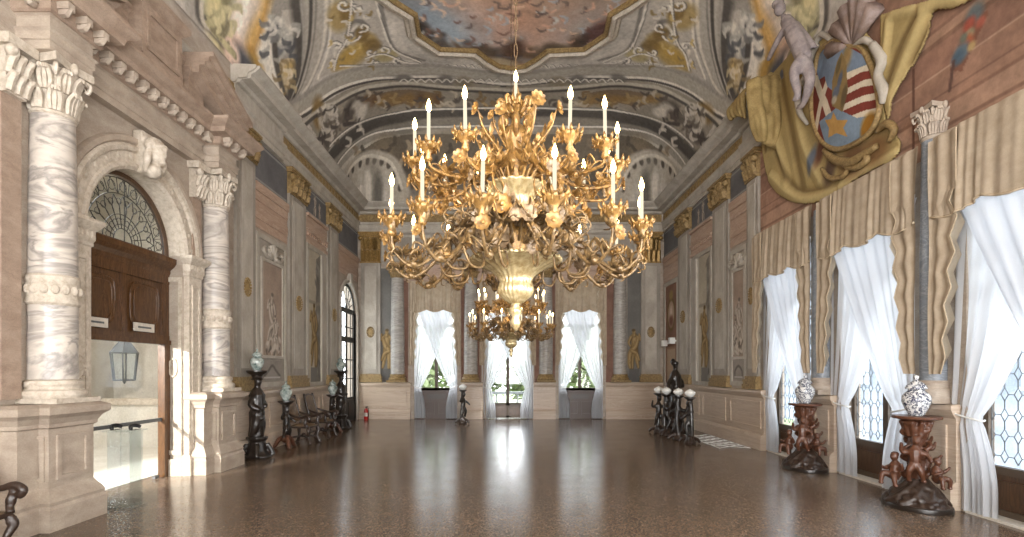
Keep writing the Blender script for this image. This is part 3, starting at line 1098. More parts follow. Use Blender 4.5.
def acanthus(m, cx, cyy, z0, z1, r, tiers=2, n=8, half=False):       # the leaves, scrolls and abacus of a capital
    H = z1 - z0
    m.lathe([(r * .96, z0), (r * 1.06, z0 + .02), (r * 1.06, z0 + .05), (r * .92, z0 + .07), (r * .95, z0 + H * .5), (r * 1.2, z0 + H * .82)], 20, (cx, cyy, 0))
    for t in range(tiers):
        zz = z0 + .06 + t * H * .34
        for k in range(n):
            a = 2 * PI * (k + .5 * t) / n
            d = Vector((math.cos(a), math.sin(a), 0))
            o = Vector((cx, cyy, zz)) + d * r * .98
            for q in (-.35, 0, .35):
                dq = (d + Vector((-d.y, d.x, 0)) * q)
                m.tube([o + dq * .0 + Vector((-d.y, d.x, 0)) * q * r * .5, o + dq * r * .10 + Vector((0, 0, H * .22)) + Vector((-d.y, d.x, 0)) * q * r * .6,
                        o + dq * r * .36 + Vector((0, 0, H * .36)), o + dq * r * .46 + Vector((0, 0, H * .29))], [r * .13, r * .15, r * .13, r * .06], 5, 3)
    for k in range(4):
        a = PI / 4 + k * PI / 2
        d = Vector((math.cos(a), math.sin(a), 0))
        o = Vector((cx, cyy, z0 + H * .62))
        m.tube([o + d * r * .9, o + d * r * 1.3 + Vector((0, 0, H * .2)), o + d * r * 1.62 + Vector((0, 0, H * .16)), o + d * r * 1.5 + Vector((0, 0, H * .03)), o + d * r * 1.36 + Vector((0, 0, H * .1))],
               [r * .1, r * .12, r * .13, r * .1, r * .06], 6, 4)
    e = r * 1.5
    pts = []
    for k in range(4):
        a0 = PI / 4 + k * PI / 2
        for t in range(7):
            q = t / 6
            p = Vector((math.cos(a0), math.sin(a0))).lerp(Vector((math.cos(a0 + PI / 2), math.sin(a0 + PI / 2))), q) * e * 1.2
            p *= 1 - .2 * math.sin(PI * q) * .9
            pts.append((cx + p.x, cyy + p.y))
    m.prism(pts, 'z', z0 + H * .86, z1)
    for k in range(4):
        a = k * PI / 2
        m.ball((cx + math.cos(a) * r * 1.2, cyy + math.sin(a) * r * 1.2, z0 + H * .9), (r * .2, r * .2, H * .11), 8, 6)
    return m


def grand_column(yc, label):
    XC, r = XL + .16, .25
    t = thing('marble_column', label, 'column', (XC, yc, 0), 0, 'great marble columns of the portal', still=True)
    p = M()
    y0, y1, x1 = yc - .36, yc + .31, XL + .42
    flare(p, x1, y0, y1, [(.10, 0), (.10, .26), (.08, .30), (.09, .34), (.06, .40), (.02, .46), (0, .50), (0, 1.20), (.03, 1.22), (.03, 1.26), (.07, 1.33), (.13, 1.38), (.13, 1.46), (.05, 1.50)])
    flare(p, x1 - .12, y0 - .27, y1 - .02, [(.10, 0), (.10, .26), (.08, .30), (.09, .34), (.06, .40), (.02, .46), (0, .50), (0, 1.20), (.03, 1.22), (.03, 1.26), (.07, 1.33), (.13, 1.38), (.13, 1.46), (.05, 1.50)])
    for a0, a1 in ((y0 + .10, y1 - .10),):                            # raised panel frames
        for (u0, u1, z0, z1) in ((a0, a1, .58, .63), (a0, a1, 1.07, 1.12), (a0, a0 + .05, .63, 1.07), (a1 - .05, a1, .63, 1.07)):
            p.box(x1, x1 + .025, u0, u1, z0, z1)
    for yy in (y0 - .025, y1):
        for (u0, u1, z0, z1) in ((XL + .08, x1 - .04, .58, .62), (XL + .08, x1 - .04, 1.08, 1.12), (XL + .08, XL + .12, .62, 1.08), (x1 - .08, x1 - .04, .62, 1.08)):
            p.box(u0, u1, yy, yy + .025, z0, z1)
    p.build('pedestal', K['portal'], t, fix=True)
    b = M().box(XL, XC + r * 1.34, yc - r * 1.34, yc + r * 1.34, 1.50, 1.56)
    b.lathe([(r * 1.32, 1.56), (r * 1.38, 1.60), (r * 1.32, 1.65), (r * 1.16, 1.67), (r * 1.14, 1.70), (r * 1.2, 1.73), (r * 1.16, 1.77), (r * 1.02, 1.79)], 28, (XC, yc, 0))
    b.build('base', K['white'], t, smooth=.6)
    M().lathe([(r * 1.02, 1.78), (r, 2.0), (r * .995, 2.74), (r * .99, 3.1), (r * .95, 4.2), (r * .88, 5.05)], 32, (XC, yc, 0)).build('shaft', K['column'], t, smooth=.6)
    c = M().lathe([(r * 1.0, 2.70), (r * 1.1, 2.73), (r * 1.1, 2.77), (r * 1.06, 2.79), (r * 1.06, 2.99), (r * 1.1, 3.01), (r * 1.1, 3.05), (r * .99, 3.08)], 32, (XC, yc, 0))
    for k in range(16):
        a = 2 * PI * k / 16
        c.ball((XC + r * 1.06 * math.cos(a), yc + r * 1.06 * math.sin(a), 2.89), (.045, .045, .06), 7, 5)
    c.build('carved_band', K['white'], t, smooth=.6)
    acanthus(M(), XC, yc, 5.03, 5.74, r * .9).build('capital', K['white'], t, smooth=.7)
    q = M().box(XL, XL + .07, yc - .58, yc - .33, 1.56, 5.1)          # the flat half pilasters behind
    q.build('half_pilaster', K['portal_pink'], t)
    q = M()
    for s in (-1,):
        y_ = yc + s * .455
        q.box(XL, XL + .13, y_ - .13, y_ + .13, 5.1, 5.62).box(XL, XL + .22, y_ - .19, y_ + .19, 5.62, 5.74)
        for k in range(3):
            for z_, h_ in ((5.12, .2), (5.32, .22)):
                q.tube([(XL + .13, y_ - .1 + .1 * k, z_), (XL + .16, y_ - .1 + .1 * k, z_ + h_ * .6), (XL + .22, y_ - .1 + .1 * k, z_ + h_), (XL + .22, y_ - .1 + .1 * k, z_ + h_ * .8)], [.045, .05, .04, .02], 6, 3)
        q.ball((XL + .2, y_ + s * .13, 5.56), .07, 8, 6)
    q.build('half_capital', K['white'], t, smooth=.6)
    return t


CA, CB = 6.52, 10.15
grand_column(CA, 'great grey-veined marble column at the left edge of the photo')
grand_column(CB, 'great grey-veined marble column beyond the doorway, nearer the tall dark statue')

# entablature of the portal
t = thing('portal_entablature', 'rosy stone entablature with bracketed cornice over the left doorway', 'entablature', (XL, PC, 5.74), still=True)
ARC = [(0, 5.74), (0, 5.84), (.02, 5.85), (.02, 5.94), (.05, 5.97), (0, 5.99), (0, 6.13), (.03, 6.15)]
m = M()
flare(m, XL + .14, CA + .4, CB - .4, ARC)
for yc in (CA, CB):
    flare(m, XL + .40, yc - .32, yc + .32, ARC)
m.build('architrave', K['portal'], t, fix=True)
CRN = [(.03, 6.15), (.06, 6.17), (.06, 6.30), (.22, 6.32), (.24, 6.40), (.30, 6.44), (.36, 6.50), (.36, 6.55), (0, 6.60)]
m = M()
flare(m, XL + .16, CA + .4, CB - .4, CRN)
for yc in (CA, CB):
    flare(m, XL + .42, yc - .34, yc + .34, CRN)
m.build('cornice', K['portal_pink'], t, fix=True)


def modillion(x, y, ax):
    m = M()
    if ax == 'x':
        m.box(x, x + .15, y - .05, y + .05, 6.22, 6.31)
        m.tube([(x + .02, y, 6.2), (x + .08, y, 6.19), (x + .14, y, 6.26)], [.045, .05, .03], 6, 2)
    else:
        m.box(x - .05, x + .05, y - .15, y, 6.22, 6.31)
        m.tube([(x, y - .02, 6.2), (x, y - .08, 6.19), (x, y - .14, 6.26)], [.045, .05, .03], 6, 2)
    return m


ys = [CA + .46 + .24 * k for k in range(12)]
for y in ys:
    modillion(XL + .21, y, 'x').build('modillion', K['portal'], t, smooth=.6)
for yc in (CA, CB):
    for k in (-1, 0, 1):
        modillion(XL + .47, yc + k * .27, 'x').build('modillion', K['portal'], t, smooth=.6)
    modillion(XL + .3, yc - .4, 'y').build('modillion', K['portal'], t, smooth=.6)
# attic: a panelled block in the middle and the raking ends of a broken pediment
m = M()
flare(m, XL + .12, CA + .5, CB - .5, [(0, 6.58), (0, 7.3), (.05, 7.36), (.05, 7.44), (0, 7.46)])
flare(m, XL + .32, PC - .42, PC + .55, [(.05, 6.6), (.05, 6.72), (0, 6.76), (0, 7.55), (.04, 7.58), (.1, 7.66), (.1, 7.74), (0, 7.78)])
for (u0, u1, z0, z1) in ((PC - .32, PC + .45, 6.84, 6.9), (PC - .32, PC + .45, 7.4, 7.46), (PC - .32, PC - .26, 6.9, 7.4), (PC + .39, PC + .45, 6.9, 7.4)):
    m.box(XL + .32, XL + .35, u0, u1, z0, z1)
flare(m, XL + .22, CB - .95, CB - .5, [(.04, 6.6), (0, 6.7), (0, 7.1), (.06, 7.18), (.06, 7.26), (0, 7.3)])
flare(m, XL + .22, CA + .5, CA + .95, [(.04, 6.6), (0, 6.7), (0, 7.1), (.06, 7.18), (.06, 7.26), (0, 7.3)])
m.build('attic', K['portal_pink'], t, fix=True)
for yc, s in ((CB, -1), (CA, 1)):
    m = M()
    for (o0, o1, d0, d1) in ((0, .40, 0, .14), (0, .50, .14, .2), (0, .58, .2, .28), (0, .66, .28, .36)):
        yA, yB = yc - s * (.40 + (d0 * .3)), yc + s * .95
        zA, zB = 6.58, 7.18
        poly = [(yA, zA + d0), (yB, zB + d0), (yB, zB + d1), (yA, zA + d1)]
        m.prism(poly, 'x', XL + o0, XL + o1)
    m.build('raking_cornice', K['portal_pink'], t, fix=True)

# the arch round the doorway
t = thing('portal_arch', 'moulded stone arch with jambs round the left doorway', 'arch', (XL, PC, 0), still=True)


def arc_sweep(m, c, zc, r, prof, n=36, x=XL):                        # prof (outward from the arch line, projection from the wall)
    rows = []
    for k in range(n + 1):
        a = PI * k / n
        rows.append([(x + p, c - (r + o) * math.cos(a), zc + (r + o) * math.sin(a)) for o, p in prof])
    return m.strip(rows)


m = M()
arc_sweep(m, PC, PZ, PR, [(-.02, -.3), (-.02, .03), (.03, .07), (.08, .07), (.10, .04), (.24, .04), (.26, .08), (.32, .10), (.36, .06), (.36, 0)])
for k in range(15):                                                  # carved rosettes along the soffit band
    a = PI * (k + .5) / 15
    m.ball((XL + .045, PC - (PR + .17) * math.cos(a), PZ + (PR + .17) * math.sin(a)), (.02, .05, .05), 7, 5)
m.build('archivolt', K['white'], t, smooth=.5)
m = M()
arc_sweep(m, PC, PZ, PR + .36, [(0, 0), (.0, .05), (.03, .09), (.10, .09), (.12, .05), (.12, 0)])
m.build('outer_moulding', K['portal'], t, smooth=.5)
for s in (-1, 1):
    yj = PC + s * (PR + .2)
    j = M()
    flare(j, XL + .10, yj - .19, yj + .19, [(.05, 0), (.05, .30), (.03, .34), (0, .38), (0, 3.60), (.02, 3.62), (.02, 3.66)])
    for (u0, u1, z0, z1) in ((yj - .12, yj + .12, 3.42, 3.46), (yj - .12, yj - .08, .62, 3.42), (yj + .08, yj + .12, .62, 3.42), (yj - .12, yj + .12, .58, .62)):
        j.box(XL + .10, XL + .125, u0, u1, z0, z1)
    for k in range(20):                                              # oval boss half way up
        a = 2 * PI * k / 20
        j.ball((XL + .11, yj + .085 * math.cos(a), 1.95 + .15 * math.sin(a)), .018, 6, 4)
    j.build('jamb', K['white'], t, fix=True)
    j = M()                                                          # panelled reveal of the opening
    f_ = PC + s * PR
    for x0_, x1_, z0, z1 in ((-.34, -.02, .38, .46), (-.34, -.02, 3.5, 3.58), (-.34, -.28, .46, 3.5), (-.08, -.02, .46, 3.5)):
        j.box(XL + x0_, XL + x1_, f_ - s * .03, f_, z0, z1)
    j.box(XL - .36, XL + .0, f_ - s * .05, f_, 0, .3)
    j.tube([(XL - .18 + .07 * math.cos(2 * PI * k / 20), f_ - s * .015, 1.95 + .16 * math.sin(2 * PI * k / 20)) for k in range(21)], .016, 6)
    j.build('reveal', K['white'], t)
    i = M()
    flare(i, XL + .12, yj - .2, yj + .2, [(0, 3.66), (.02, 3.7), (.02, 3.82), (.07, 3.88), (.1, 3.92), (.1, 3.97), (0, 3.98)])
    for k in range(5):
        i.ball((XL + .14, yj - .16 + .08 * k, 3.77), (.02, .035, .05), 6, 5)
    i.build('impost', K['white'], t, fix=True)
# carved head on the keystone
m = M()
kz = PZ + PR + .18
m.prism([(PC - .13, kz - .22), (PC + .13, kz - .22), (PC + .2, kz + .42), (PC - .2, kz + .42)], 'x', XL, XL + .16)
m.ball((XL + .26, PC, kz + .12), (.15, .125, .18), 14, 10)
m.ball((XL + .38, PC, kz + .08), (.05, .03, .05), 8, 6)
m.ball((XL + .35, PC, kz - .03), (.06, .07, .05), 8, 6)
m.tube([(XL + .3, PC - .1, kz + .2), (XL + .39, PC, kz + .21), (XL + .3, PC + .1, kz + .2)], [.04, .05, .04], 6, 3)
for k in range(14):
    a = PI * (k + .5) / 14
    m.ball((XL + .24 + .02 * math.sin(k * 3), PC - .16 * math.cos(a), kz + .18 + .13 * math.sin(a)), (.07, .06, .06), 7, 5)
for s in (-1, 1):
    m.tube([(XL + .22, PC + s * .15, kz + .1), (XL + .24, PC + s * .19, kz - .05), (XL + .16, PC + s * .14, kz - .22)], [.06, .06, .03], 6, 3)
m.ball((XL + .2, PC, kz - .16), (.13, .14, .12), 10, 7)
link('keystone_head', carved(m, 'keystone_head', K['white'], .022), t, 'carved white head on the keystone')

# woodwork, fanlight and glass door set back in the opening
XD = XL - .30
t = thing('overdoor', 'dark walnut panelling between the fanlight and the glass door', 'panelling', (XD, PC, 2.4), still=True)
m = M().box(XD - .03, XD + .0, PC - PR, PC + PR, 2.42, 3.80)
m.build('board', K['wooddoor'], t)
m = M().box(XD, XD + .05, PC - PR, PC + PR, 2.42, 2.52).box(XD, XD + .05, PC - PR, PC + PR, 3.45, 3.6)
for y in (PC - PR, PC - .05, PC + PR - .16):
    m.box(XD, XD + .042, y, y + (.10 if y == PC - .05 else .16), 2.52, 3.45)
m.build('stiles', K['wooddoor'], t)
m = M()
for yc in (PC - .52, PC + .5):
    for k, (w_, h_) in enumerate(((.34, .36), (.27, .29))):
        pts = []
        for q in range(32):
            a = 2 * PI * q / 32
            cx_, sz_ = math.cos(a), math.sin(a)
            pts.append((yc + w_ * math.copysign(abs(cx_) ** .35, cx_), 3.0 + h_ * math.copysign(abs(sz_) ** .45, sz_)))
        m.prism(pts, 'x', XD, XD + .018 + .012 * k)
        m.tube([(XD + .02 + .012 * k, a_, b_) for a_, b_ in pts + pts[:1]], .016 - .005 * k, 6)
m.build('raised_panel', K['wooddoor'], t)
m = M()
run_p = [(0, 3.58), (.05, 3.6), (.07, 3.66), (.07, 3.7), (.14, 3.76), (.18, 3.82), (.18, 3.9), (0, 3.92)]
rows = [[(XD + p, y, z) for p, z in run_p] for y in (PC - PR, PC + PR)]
m.strip(rows).build('transom_moulding', K['wooddoor'], t, fix=True)
for y, nm in ((PC - .62, 'off-white notice on the dark overdoor, nearer the great left column'), (PC + .42, 'off-white notice on the dark overdoor, nearer the lit jamb')):
    s_ = thing('door_notice', nm, 'sign', (XD + .05, y, 2.62), 0, 'small white notices on the overdoor', still=True)
    M().box(XD + .05, XD + .075, y - .24, y + .24, 2.55, 2.69).build('card', K['offwhite'], s_)
    M().box(XD + .075, XD + .078, y - .16, y + .16, 2.605, 2.635).build('printed_line', K['lead'], s_)

t = thing('fanlight', 'half-round leaded fanlight above the walnut panelling', 'fanlight', (XD, PC, 3.92), still=True)
R0 = PR - .02
m = M()
arc_sweep(m, PC, PZ, R0 - .07, [(0, -.03), (0, .05), (.07, .05), (.07, -.03), (0, -.03)], 40, XD)
m.box(XD - .03, XD + .05, PC - R0, PC + R0, PZ - .06, PZ)
m.build('frame', K['wood'], t, fix=True)
m = M()
m.add([(XD, PC, PZ)] + [(XD, PC - (R0 - .06) * math.cos(PI * k / 32), PZ + (R0 - .06) * math.sin(PI * k / 32)) for k in range(33)], [(0, k + 1, k + 2) for k in range(32)])
m.build('pane', K['leadglass'], t)
m = M()
P_ = lambda r, a: (XD + .02, PC - r * math.cos(a), PZ + r * math.sin(a))
for r, w_ in ((.2, .009), (.42, .008), (.74, .008), (.98, .009)):
    m.tube([P_(r, PI * k / 30) for k in range(31)], w_, 4)
N_ = 11
for k in range(N_ + 1):
    a = PI * k / N_
    m.tube([P_(.2, a), P_(.42, a)], .007, 4)
for k in range(N_):                                                  # petals and quatrefoils of the lead
    a = PI * (k + .5) / N_
    da = PI / N_ / 2
    m.tube([P_(.42, a - da), P_(.56, a - da * .95), P_(.72, a)], .007, 4, 3)
    m.tube([P_(.42, a + da), P_(.56, a + da * .95), P_(.72, a)], .007, 4, 3)
    for rr, c in ((.05, .31), (.075, .86), (.05, .62)):
        aa = a if c != .62 else a + da
        q = P_(c, aa)
        m.tube([(q[0], q[1] + rr * math.cos(b_), q[2] + rr * math.sin(b_)) for b_ in [2 * PI * i / 12 for i in range(13)]], .006, 4)
    m.tube([P_(.74, a + da), P_(.98, a + da)], .006, 4)
    m.tube([P_(.74, a - da), P_(.98, a)], .005, 4); m.tube([P_(.74, a + da), P_(.98, a)], .005, 4)
m.build('lead_tracery', K['iron'], t)

t = thing('glass_door', 'clear glass door with a metal bar in the left doorway', 'door', (XD, PC, 0), still=True)
M().box(XD - .012, XD, PC - PR + .12, PC + PR - .14, .05, 2.42).build('pane', K['glass'], t)
M().box(XD - .02, XD + .01, PC - PR + .12, PC + PR - .14, 1.00, 1.06).box(XD - .03, XD + .02, PC + PR - .34, PC + PR - .24, .01, .06).box(XD - .03, XD + .02, PC - PR + .2, PC - PR + .3, .01, .06).build('rail', K['lead'], t)
M().box(XD - .06, XD + .06, PC + PR - .15, PC + PR, 0, 2.42).box(XD - .06, XD + .06, PC - PR, PC - PR + .13, 0, 2.42).box(XD - .06, XD + .08, PC - PR, PC + PR, 2.36, 2.44).build('door_frame', K['wooddoor'], t)

# bright stair hall beyond
xh = -11.5
struct(M().box(xh - .2, XL - .55, 4.5, 15.5, -.12, 0).build('floor_hall', K['hallwhite']))
struct(M().box(xh - .3, xh, 4.5, 15.5, 0, 7).box(xh, XL - .5, 15.2, 15.5, 0, 7).build('wall_hall', K['hallwhite']))
struct(M().box(-10.0, -8.55, 15.17, 15.2, 1.7, 7).build('wall_hall_yellow', K['hallyellow']))
t = thing('hall_doorcase', 'white stone doorcase seen through the left glass door', 'doorcase', (-9.4, 15.2, 0), still=True)
m = M()
for x in (-9.9, -8.0):
    m.box(x - .3, x + .3, 15.0, 15.2, 0, 4.6).box(x - .4, x + .4, 14.95, 15.2, 0, .4).box(x - .36, x + .36, 14.97, 15.2, 1.5, 1.62)
m.build('pier', K['hallwhite'], t)
M().box(-9.6, -8.3, 15.08, 15.2, 1.4, 1.7).box(-9.6, -8.3, 15.05, 15.2, 1.0, 1.1).build('parapet', K['hallwhite'], t)
t = thing('hall_parapet', 'low pale stone parapet beyond the glass door', 'parapet', (-9.2, 12.8, 0), still=True)
M().box(-11.2, -7.4, 12.9, 13.1, 0, 1.05).build('wall_body', K['hallwhite'], t)
M().box(-11.2, -7.3, 12.85, 13.15, 1.05, 1.2).build('coping', K['white'], t)

# hanging lantern
lx, ly, lz = -8.35, 11.35, 2.03
t = thing('hanging_lantern', 'glazed hexagonal lantern hanging beyond the glass door', 'lantern', (lx, ly, lz - .37), still=True)
m = M(); g = M(); h = M()
hexa = lambda r, k: (lx + r * math.cos(PI / 3 * k), ly + r * math.sin(PI / 3 * k))
for k in range(6):
    a, b = hexa(.27, k), hexa(.27, k + 1)
    c, d = hexa(.21, k), hexa(.21, k + 1)
    m.tube([(*a, lz + .26), (*c, lz - .34)], .016, 5).tube([(*a, lz + .26), (*b, lz + .26)], .018, 5).tube([(*c, lz - .34), (*d, lz - .34)], .018, 5)
    m.tube([(*a, lz + .26), (*hexa(.1, k), lz + .5)], .014, 5)
    g.add([(*a, lz + .26), (*b, lz + .26), (*d, lz - .34), (*c, lz - .34)], [(0, 1, 2, 3)])
m.tube([(lx, ly, lz - .34), (lx, ly, lz - .42)], [.05, .01], 6)
m.build('cage', K['lead'], t); g.build('panes', K['leadglass'], t)
h.lathe([(.3, lz + .26), (.2, lz + .36), (.1, lz + .5), (.12, lz + .53), (.03, lz + .6), (.012, lz + .62)], 6, (lx, ly, 0)).build('cap', K['lead'], t)
M().tube([(lx, ly, lz + .6), (lx, ly, 7)], .012, 5).build('chain', K['iron'], t)
struct(M().box(xh - .3, XL - .3, 4.3, 15.5, 7.0, 7.2).build('ceiling_hall', K['hallwhite']))  # spans the whole hall to keep sky light out
struct(M().box(xh - .3, -9.4, 4.3, 4.5, 0, 7).box(-7.4, XL - .3, 4.3, 4.5, 0, 7).box(-9.4, -7.4, 4.3, 4.5, 4.0, 7).box(-9.4, -7.4, 4.3, 4.5, 0, .9).build('wall_hall_blocker', K['hallwhite']))  # unseen wall added to block sky light, with a hole for the spot

# clear stand with audio handsets
ax, ay = -5.30, 7.22
t = thing('acrylic_stand', 'clear acrylic display stand in front of the left doorway', 'stand', (ax, ay, 0), still=True)
M().box(ax - .2, ax + .2, ay - .16, ay + .16, 0, .03).build('base', K['acrylic'], t)
M().box(ax - .16, ax - .145, ay - .12, ay + .12, .03, 1.06).box(ax + .145, ax + .16, ay - .12, ay + .12, .03, 1.06).box(ax - .145, ax + .145, ay + .1, ay + .112, .03, 1.06).build('upright', K['acrylic'], t)
M().box(ax - .2, ax + .2, ay - .16, ay + .16, 1.06, 1.08).build('shelf', K['acrylic'], t)
for dx, lb in ((-.13, 'black handset on the clear stand, left of the pair'), (.13, 'black handset on the clear stand, right of the pair')):
    h = thing('audio_handset', lb, 'handset', (ax + dx, ay, 1.08), PI / 2, 'black handsets on the clear stand')
    M().tube([(-.10, -.02, .02), (-.05, .02, .05), (.04, .02, .055), (.09, -.02, .03)], [.024, .028, .03, .024], 8, 4).build('body', K['plastic'], h, smooth=True)
    M().tube([(-.10, -.02, .02), (-.16, -.04, .012), (-.14, -.1, .012), (-.02, -.1, .012)], .006, 5, 4).build('cord', K['plastic'], h)

# ---------------------------------------------------------------- painted architecture of the walls
def Wp(side, s, z, p):
    return {'L': (XL + p, s, z), 'R': (XR - p, s, z), 'B': (s, YB - p, z)}[side]


def wbox(m, side, s0, s1, z0, z1, p0, p1):
    if side == 'B': return m.box(s0, s1, YB - p1, YB - p0, z0, z1)
    if side == 'L': return m.box(XL + p0, XL + p1, s0, s1, z0, z1)
    return m.box(XR - p1, XR - p0, s0, s1, z0, z1)


def pilaster(side, s0, s1, label, ztop=7.3, zcap=6.62, medal=3.75, mat='grey'):
    c = (s0 + s1) / 2
    w_ = s1 - s0
    t = thing('pilaster', label, 'pilaster', Wp(side, c, 1.44, 0), 0, {'L': 'grey pilasters of the left wall', 'R': 'grey pilasters of the right wall', 'B': 'grey pilasters of the end wall'}[side], still=True)
    m = M()
    wbox(m, side, s0, s1, 1.75, zcap, 0, .07)
    e = w_ * .16
    wbox(m, side, s0 + e, s1 - e, 1.80, zcap, .07, .085)
    m.build('shaft', K[mat], t)
    m = M()
    wbox(m, side, s0 + e * 1.3, s1 - e * 1.3, 1.95, zcap - .12, .085, .095)
    m.build('panel', K['greylight'], t)
    m = M()
    for z0, z1, o in ((1.44, 1.56, .07), (1.56, 1.62, .05), (1.62, 1.68, .06), (1.68, 1.76, .02)):
        wbox(m, side, s0 - o, s1 + o, z0, z1, 0, .09 + o)
    m.build('base', K['ochre'], t)
    m = M()
    for z0, z1, o in ((zcap, zcap + .05, .02), (zcap + .05, ztop - .12, 0), (ztop - .12, ztop - .06, .06), (ztop - .06, ztop, .09)):
        wbox(m, side, s0 - o, s1 + o, z0, z1, 0, .10 + o)
    H = ztop - zcap - .14
    for k in range(4):
        s = s0 + w_ * (k + .5) / 4
        for q, zz in ((0, zcap + .05), (1, zcap + .05 + H * .42)):
            a = Vector(Wp(side, s + (w_ / 8 if q else 0) * (1 if k < 3 else -1), zz, .1)); 
            n_ = Vector(Wp(side, s, zz, 1)) - Vector(Wp(side, s, zz, 0))
            m.tube([a, a + n_ * .03 + Vector((0, 0, H * .25)), a + n_ * .09 + Vector((0, 0, H * .42)), a + n_ * .11 + Vector((0, 0, H * .34))], [w_ * .12, w_ * .12, w_ * .10, .01], 6, 3)
    for s in (s0, s1):
        a = Vector(Wp(side, s, ztop - .24, .14))
        m.ball(a, .09, 8, 6)
    m.build('capital', K['gold'] if side == 'B' else K['ochre'], t, smooth=.6)
    if medal:
        m = M()
        for k in range(18):
            a = 2 * PI * k / 18
            m.ball(Wp(side, c + w_ * .17 * math.cos(a), medal + .19 * math.sin(a), .10), .03, 6, 4)
        o = Wp(side, c, medal, .095)
        m.ball(o, (w_ * .14, .02, .16) if side == 'B' else (.02, w_ * .14, .16), 12, 8)
        m.build('medallion', K['ochre'], t, smooth=.6)
    return t


def rect_relief(m, side, s0, s1, z0, z1, w_, p0, p1):
    for a0, a1, b0, b1 in ((s0, s1, z0, z0 + w_), (s0, s1, z1 - w_, z1), (s0, s0 + w_, z0 + w_, z1 - w_), (s1 - w_, s1, z0 + w_, z1 - w_)):
        wbox(m, side, a0, a1, b0, b1, p0, p1)
    return m


def sheet_on(cvs, side, name, p, mat, parent=None, keep=None):
    f = {'L': lambda U, V: (U * 0 + XL + p, U, V), 'R': lambda U, V: (U * 0 + XR - p, U, V), 'B': lambda U, V: (U, U * 0 + YB - p, V)}[side]
    return cvs.sheet(name, f, mat, parent, keep)


def figure(c, s, z0, H, tones, lean=0.0, flip=1, drape=True):         # a standing figure in paint: deep, body, light tones
    D, B, L = tones
    q = lambda x, y: (s + flip * x * H + lean * y * H, z0 + y * H)
    def limb(pts, w_):
        P = cspl([q(*p) for p in pts], 5)
        c.stroke([(x + .012 * H, y - .008 * H) for x, y in P], [k * H * 1.15 for k in w_], D, .8, .4)
        c.stroke(P, [k * H for k in w_], B, 1, .25)
        c.stroke([(x - .008 * H * flip, y + .004 * H) for x, y in P], [k * H * .45 for k in w_], L, .8, .7)
    limb([(.03, .48), (.05, .27), (.045, .03)], (.055, .04, .022))
    limb([(-.03, .48), (-.055, .28), (-.10, .04)], (.055, .04, .022))
    limb([(0, .80), (0, .64), (.01, .48)], (.075, .062, .07))
    limb([(.08, .79), (.13, .66), (.09, .56)], (.032, .026, .018))
    limb([(-.08, .79), (-.15, .72), (-.12, .86)], (.032, .026, .018))
    limb([(0, .82), (.0, .88)], (.028, .028))
    c.ell(q(0.005, .925), (.042 * H, .055 * H), B, 0, .2); c.ell(q(-.008, .935), (.022 * H, .035 * H), L, 0, .5, .8)
    c.ell(q(.012, .955), (.045 * H, .035 * H), D, 0, .3, .8)
    if drape:
        limb([(-.09, .74), (-.03, .56), (.09, .42), (.12, .2), (.10, .04)], (.03, .05, .05, .045, .03))
        limb([(.06, .45), (-.06, .38), (-.12, .22)], (.035, .035, .02))
    for k in range(6):
        x = random.uniform(-.1, .12); y = random.uniform(.1, .8)
        c.stroke([q(x, y), q(x + random.uniform(-.03, .03), y - .1)], .006 * H, D, .5)


GRIS = ((96, 88, 80), (166, 154, 142), (204, 192, 178))
OCHR = ((84, 68, 44), (140, 116, 78), (172, 148, 108))


def grisaille(side, s0, s1, label, flip):                             # tall framed relief with figures painted in stone colours
    t = thing('grisaille_panel', label, 'fresco panel', Wp(side, (s0 + s1) / 2, 1.5, 0), still=True)
    m = M()
    rect_relief(m, side, s0 + .05, s1 - .05, 1.50, 5.15, .12, 0, .05)
    w_ = s1 - s0
    i0, i1 = s0 + w_ * .2, s1 - w_ * .2
    rect_relief(m, side, i0 - .08, i1 + .08, 2.20, 4.60, .07, 0, .06)
    m.build('frame', K['greylight'], t)
    m = M()
    wbox(m, side, s0 + .17, s1 - .17, 1.62, 5.03, 0, .02)
    m.build('ground', K['grey'], t)
    c = Canvas(i0, i1, 2.24, 4.56, .018, (158, 140, 126))
    c.mottle(3, .12, 4)
    cm = (i0 + i1) / 2
    figure(c, cm - .08, 2.34, 1.5, GRIS, .04, flip); figure(c, cm + .24, 2.3, 1.0, GRIS, -.08, -flip)
    for k in range(26):
        c.ell((random.uniform(i0 + .1, i1 - .1), random.uniform(2.28, 2.75)), (random.uniform(.04, .12), random.uniform(.03, .07)), random.choice(GRIS), random.random() * 3, .4, .8)
    sheet_on(c, side, 'painted_relief', .03, K['paintrelief'], t)
    c = Canvas(i0, i1, 1.66, 2.14, .02, (148, 140, 132)); c.mottle(3, .1, 4)
    c.stroke(cspl([(i0 + .1, 1.76), (cm - .2, 1.9), (cm, 2.02), (cm + .2, 1.9), (i1 - .1, 1.76)]), .035, (110, 104, 98)); c.stroke([(i0 + .1, 1.73), (i1 - .1, 1.73)], .02, (186, 180, 172))
    sheet_on(c, side, 'painted_plinth', .03, K['paintrelief'], t)
    m = M()                                                          # shell crest over the frame
    for k in range(7):
        a = PI * k / 6
        o = Vector(Wp(side, cm, 4.68, .04)); e = Vector(Wp(side, cm - .34 * math.cos(a), 4.68 + .30 * math.sin(a) + .02, .05))
        m.tube([o, e], [.03, .06], 6)
    for sg in (-1, 1):
        P = [Wp(side, cm + sg * x, z, .05) for x, z in ((.1, 4.66), (.35, 4.66), (.52, 4.78), (.42, 4.86), (.34, 4.78))]
        m.tube(P, [.05, .05, .05, .04, .03], 6, 4)
    m.build('shell_crest', K['greylight'], t, smooth=True)
    return t


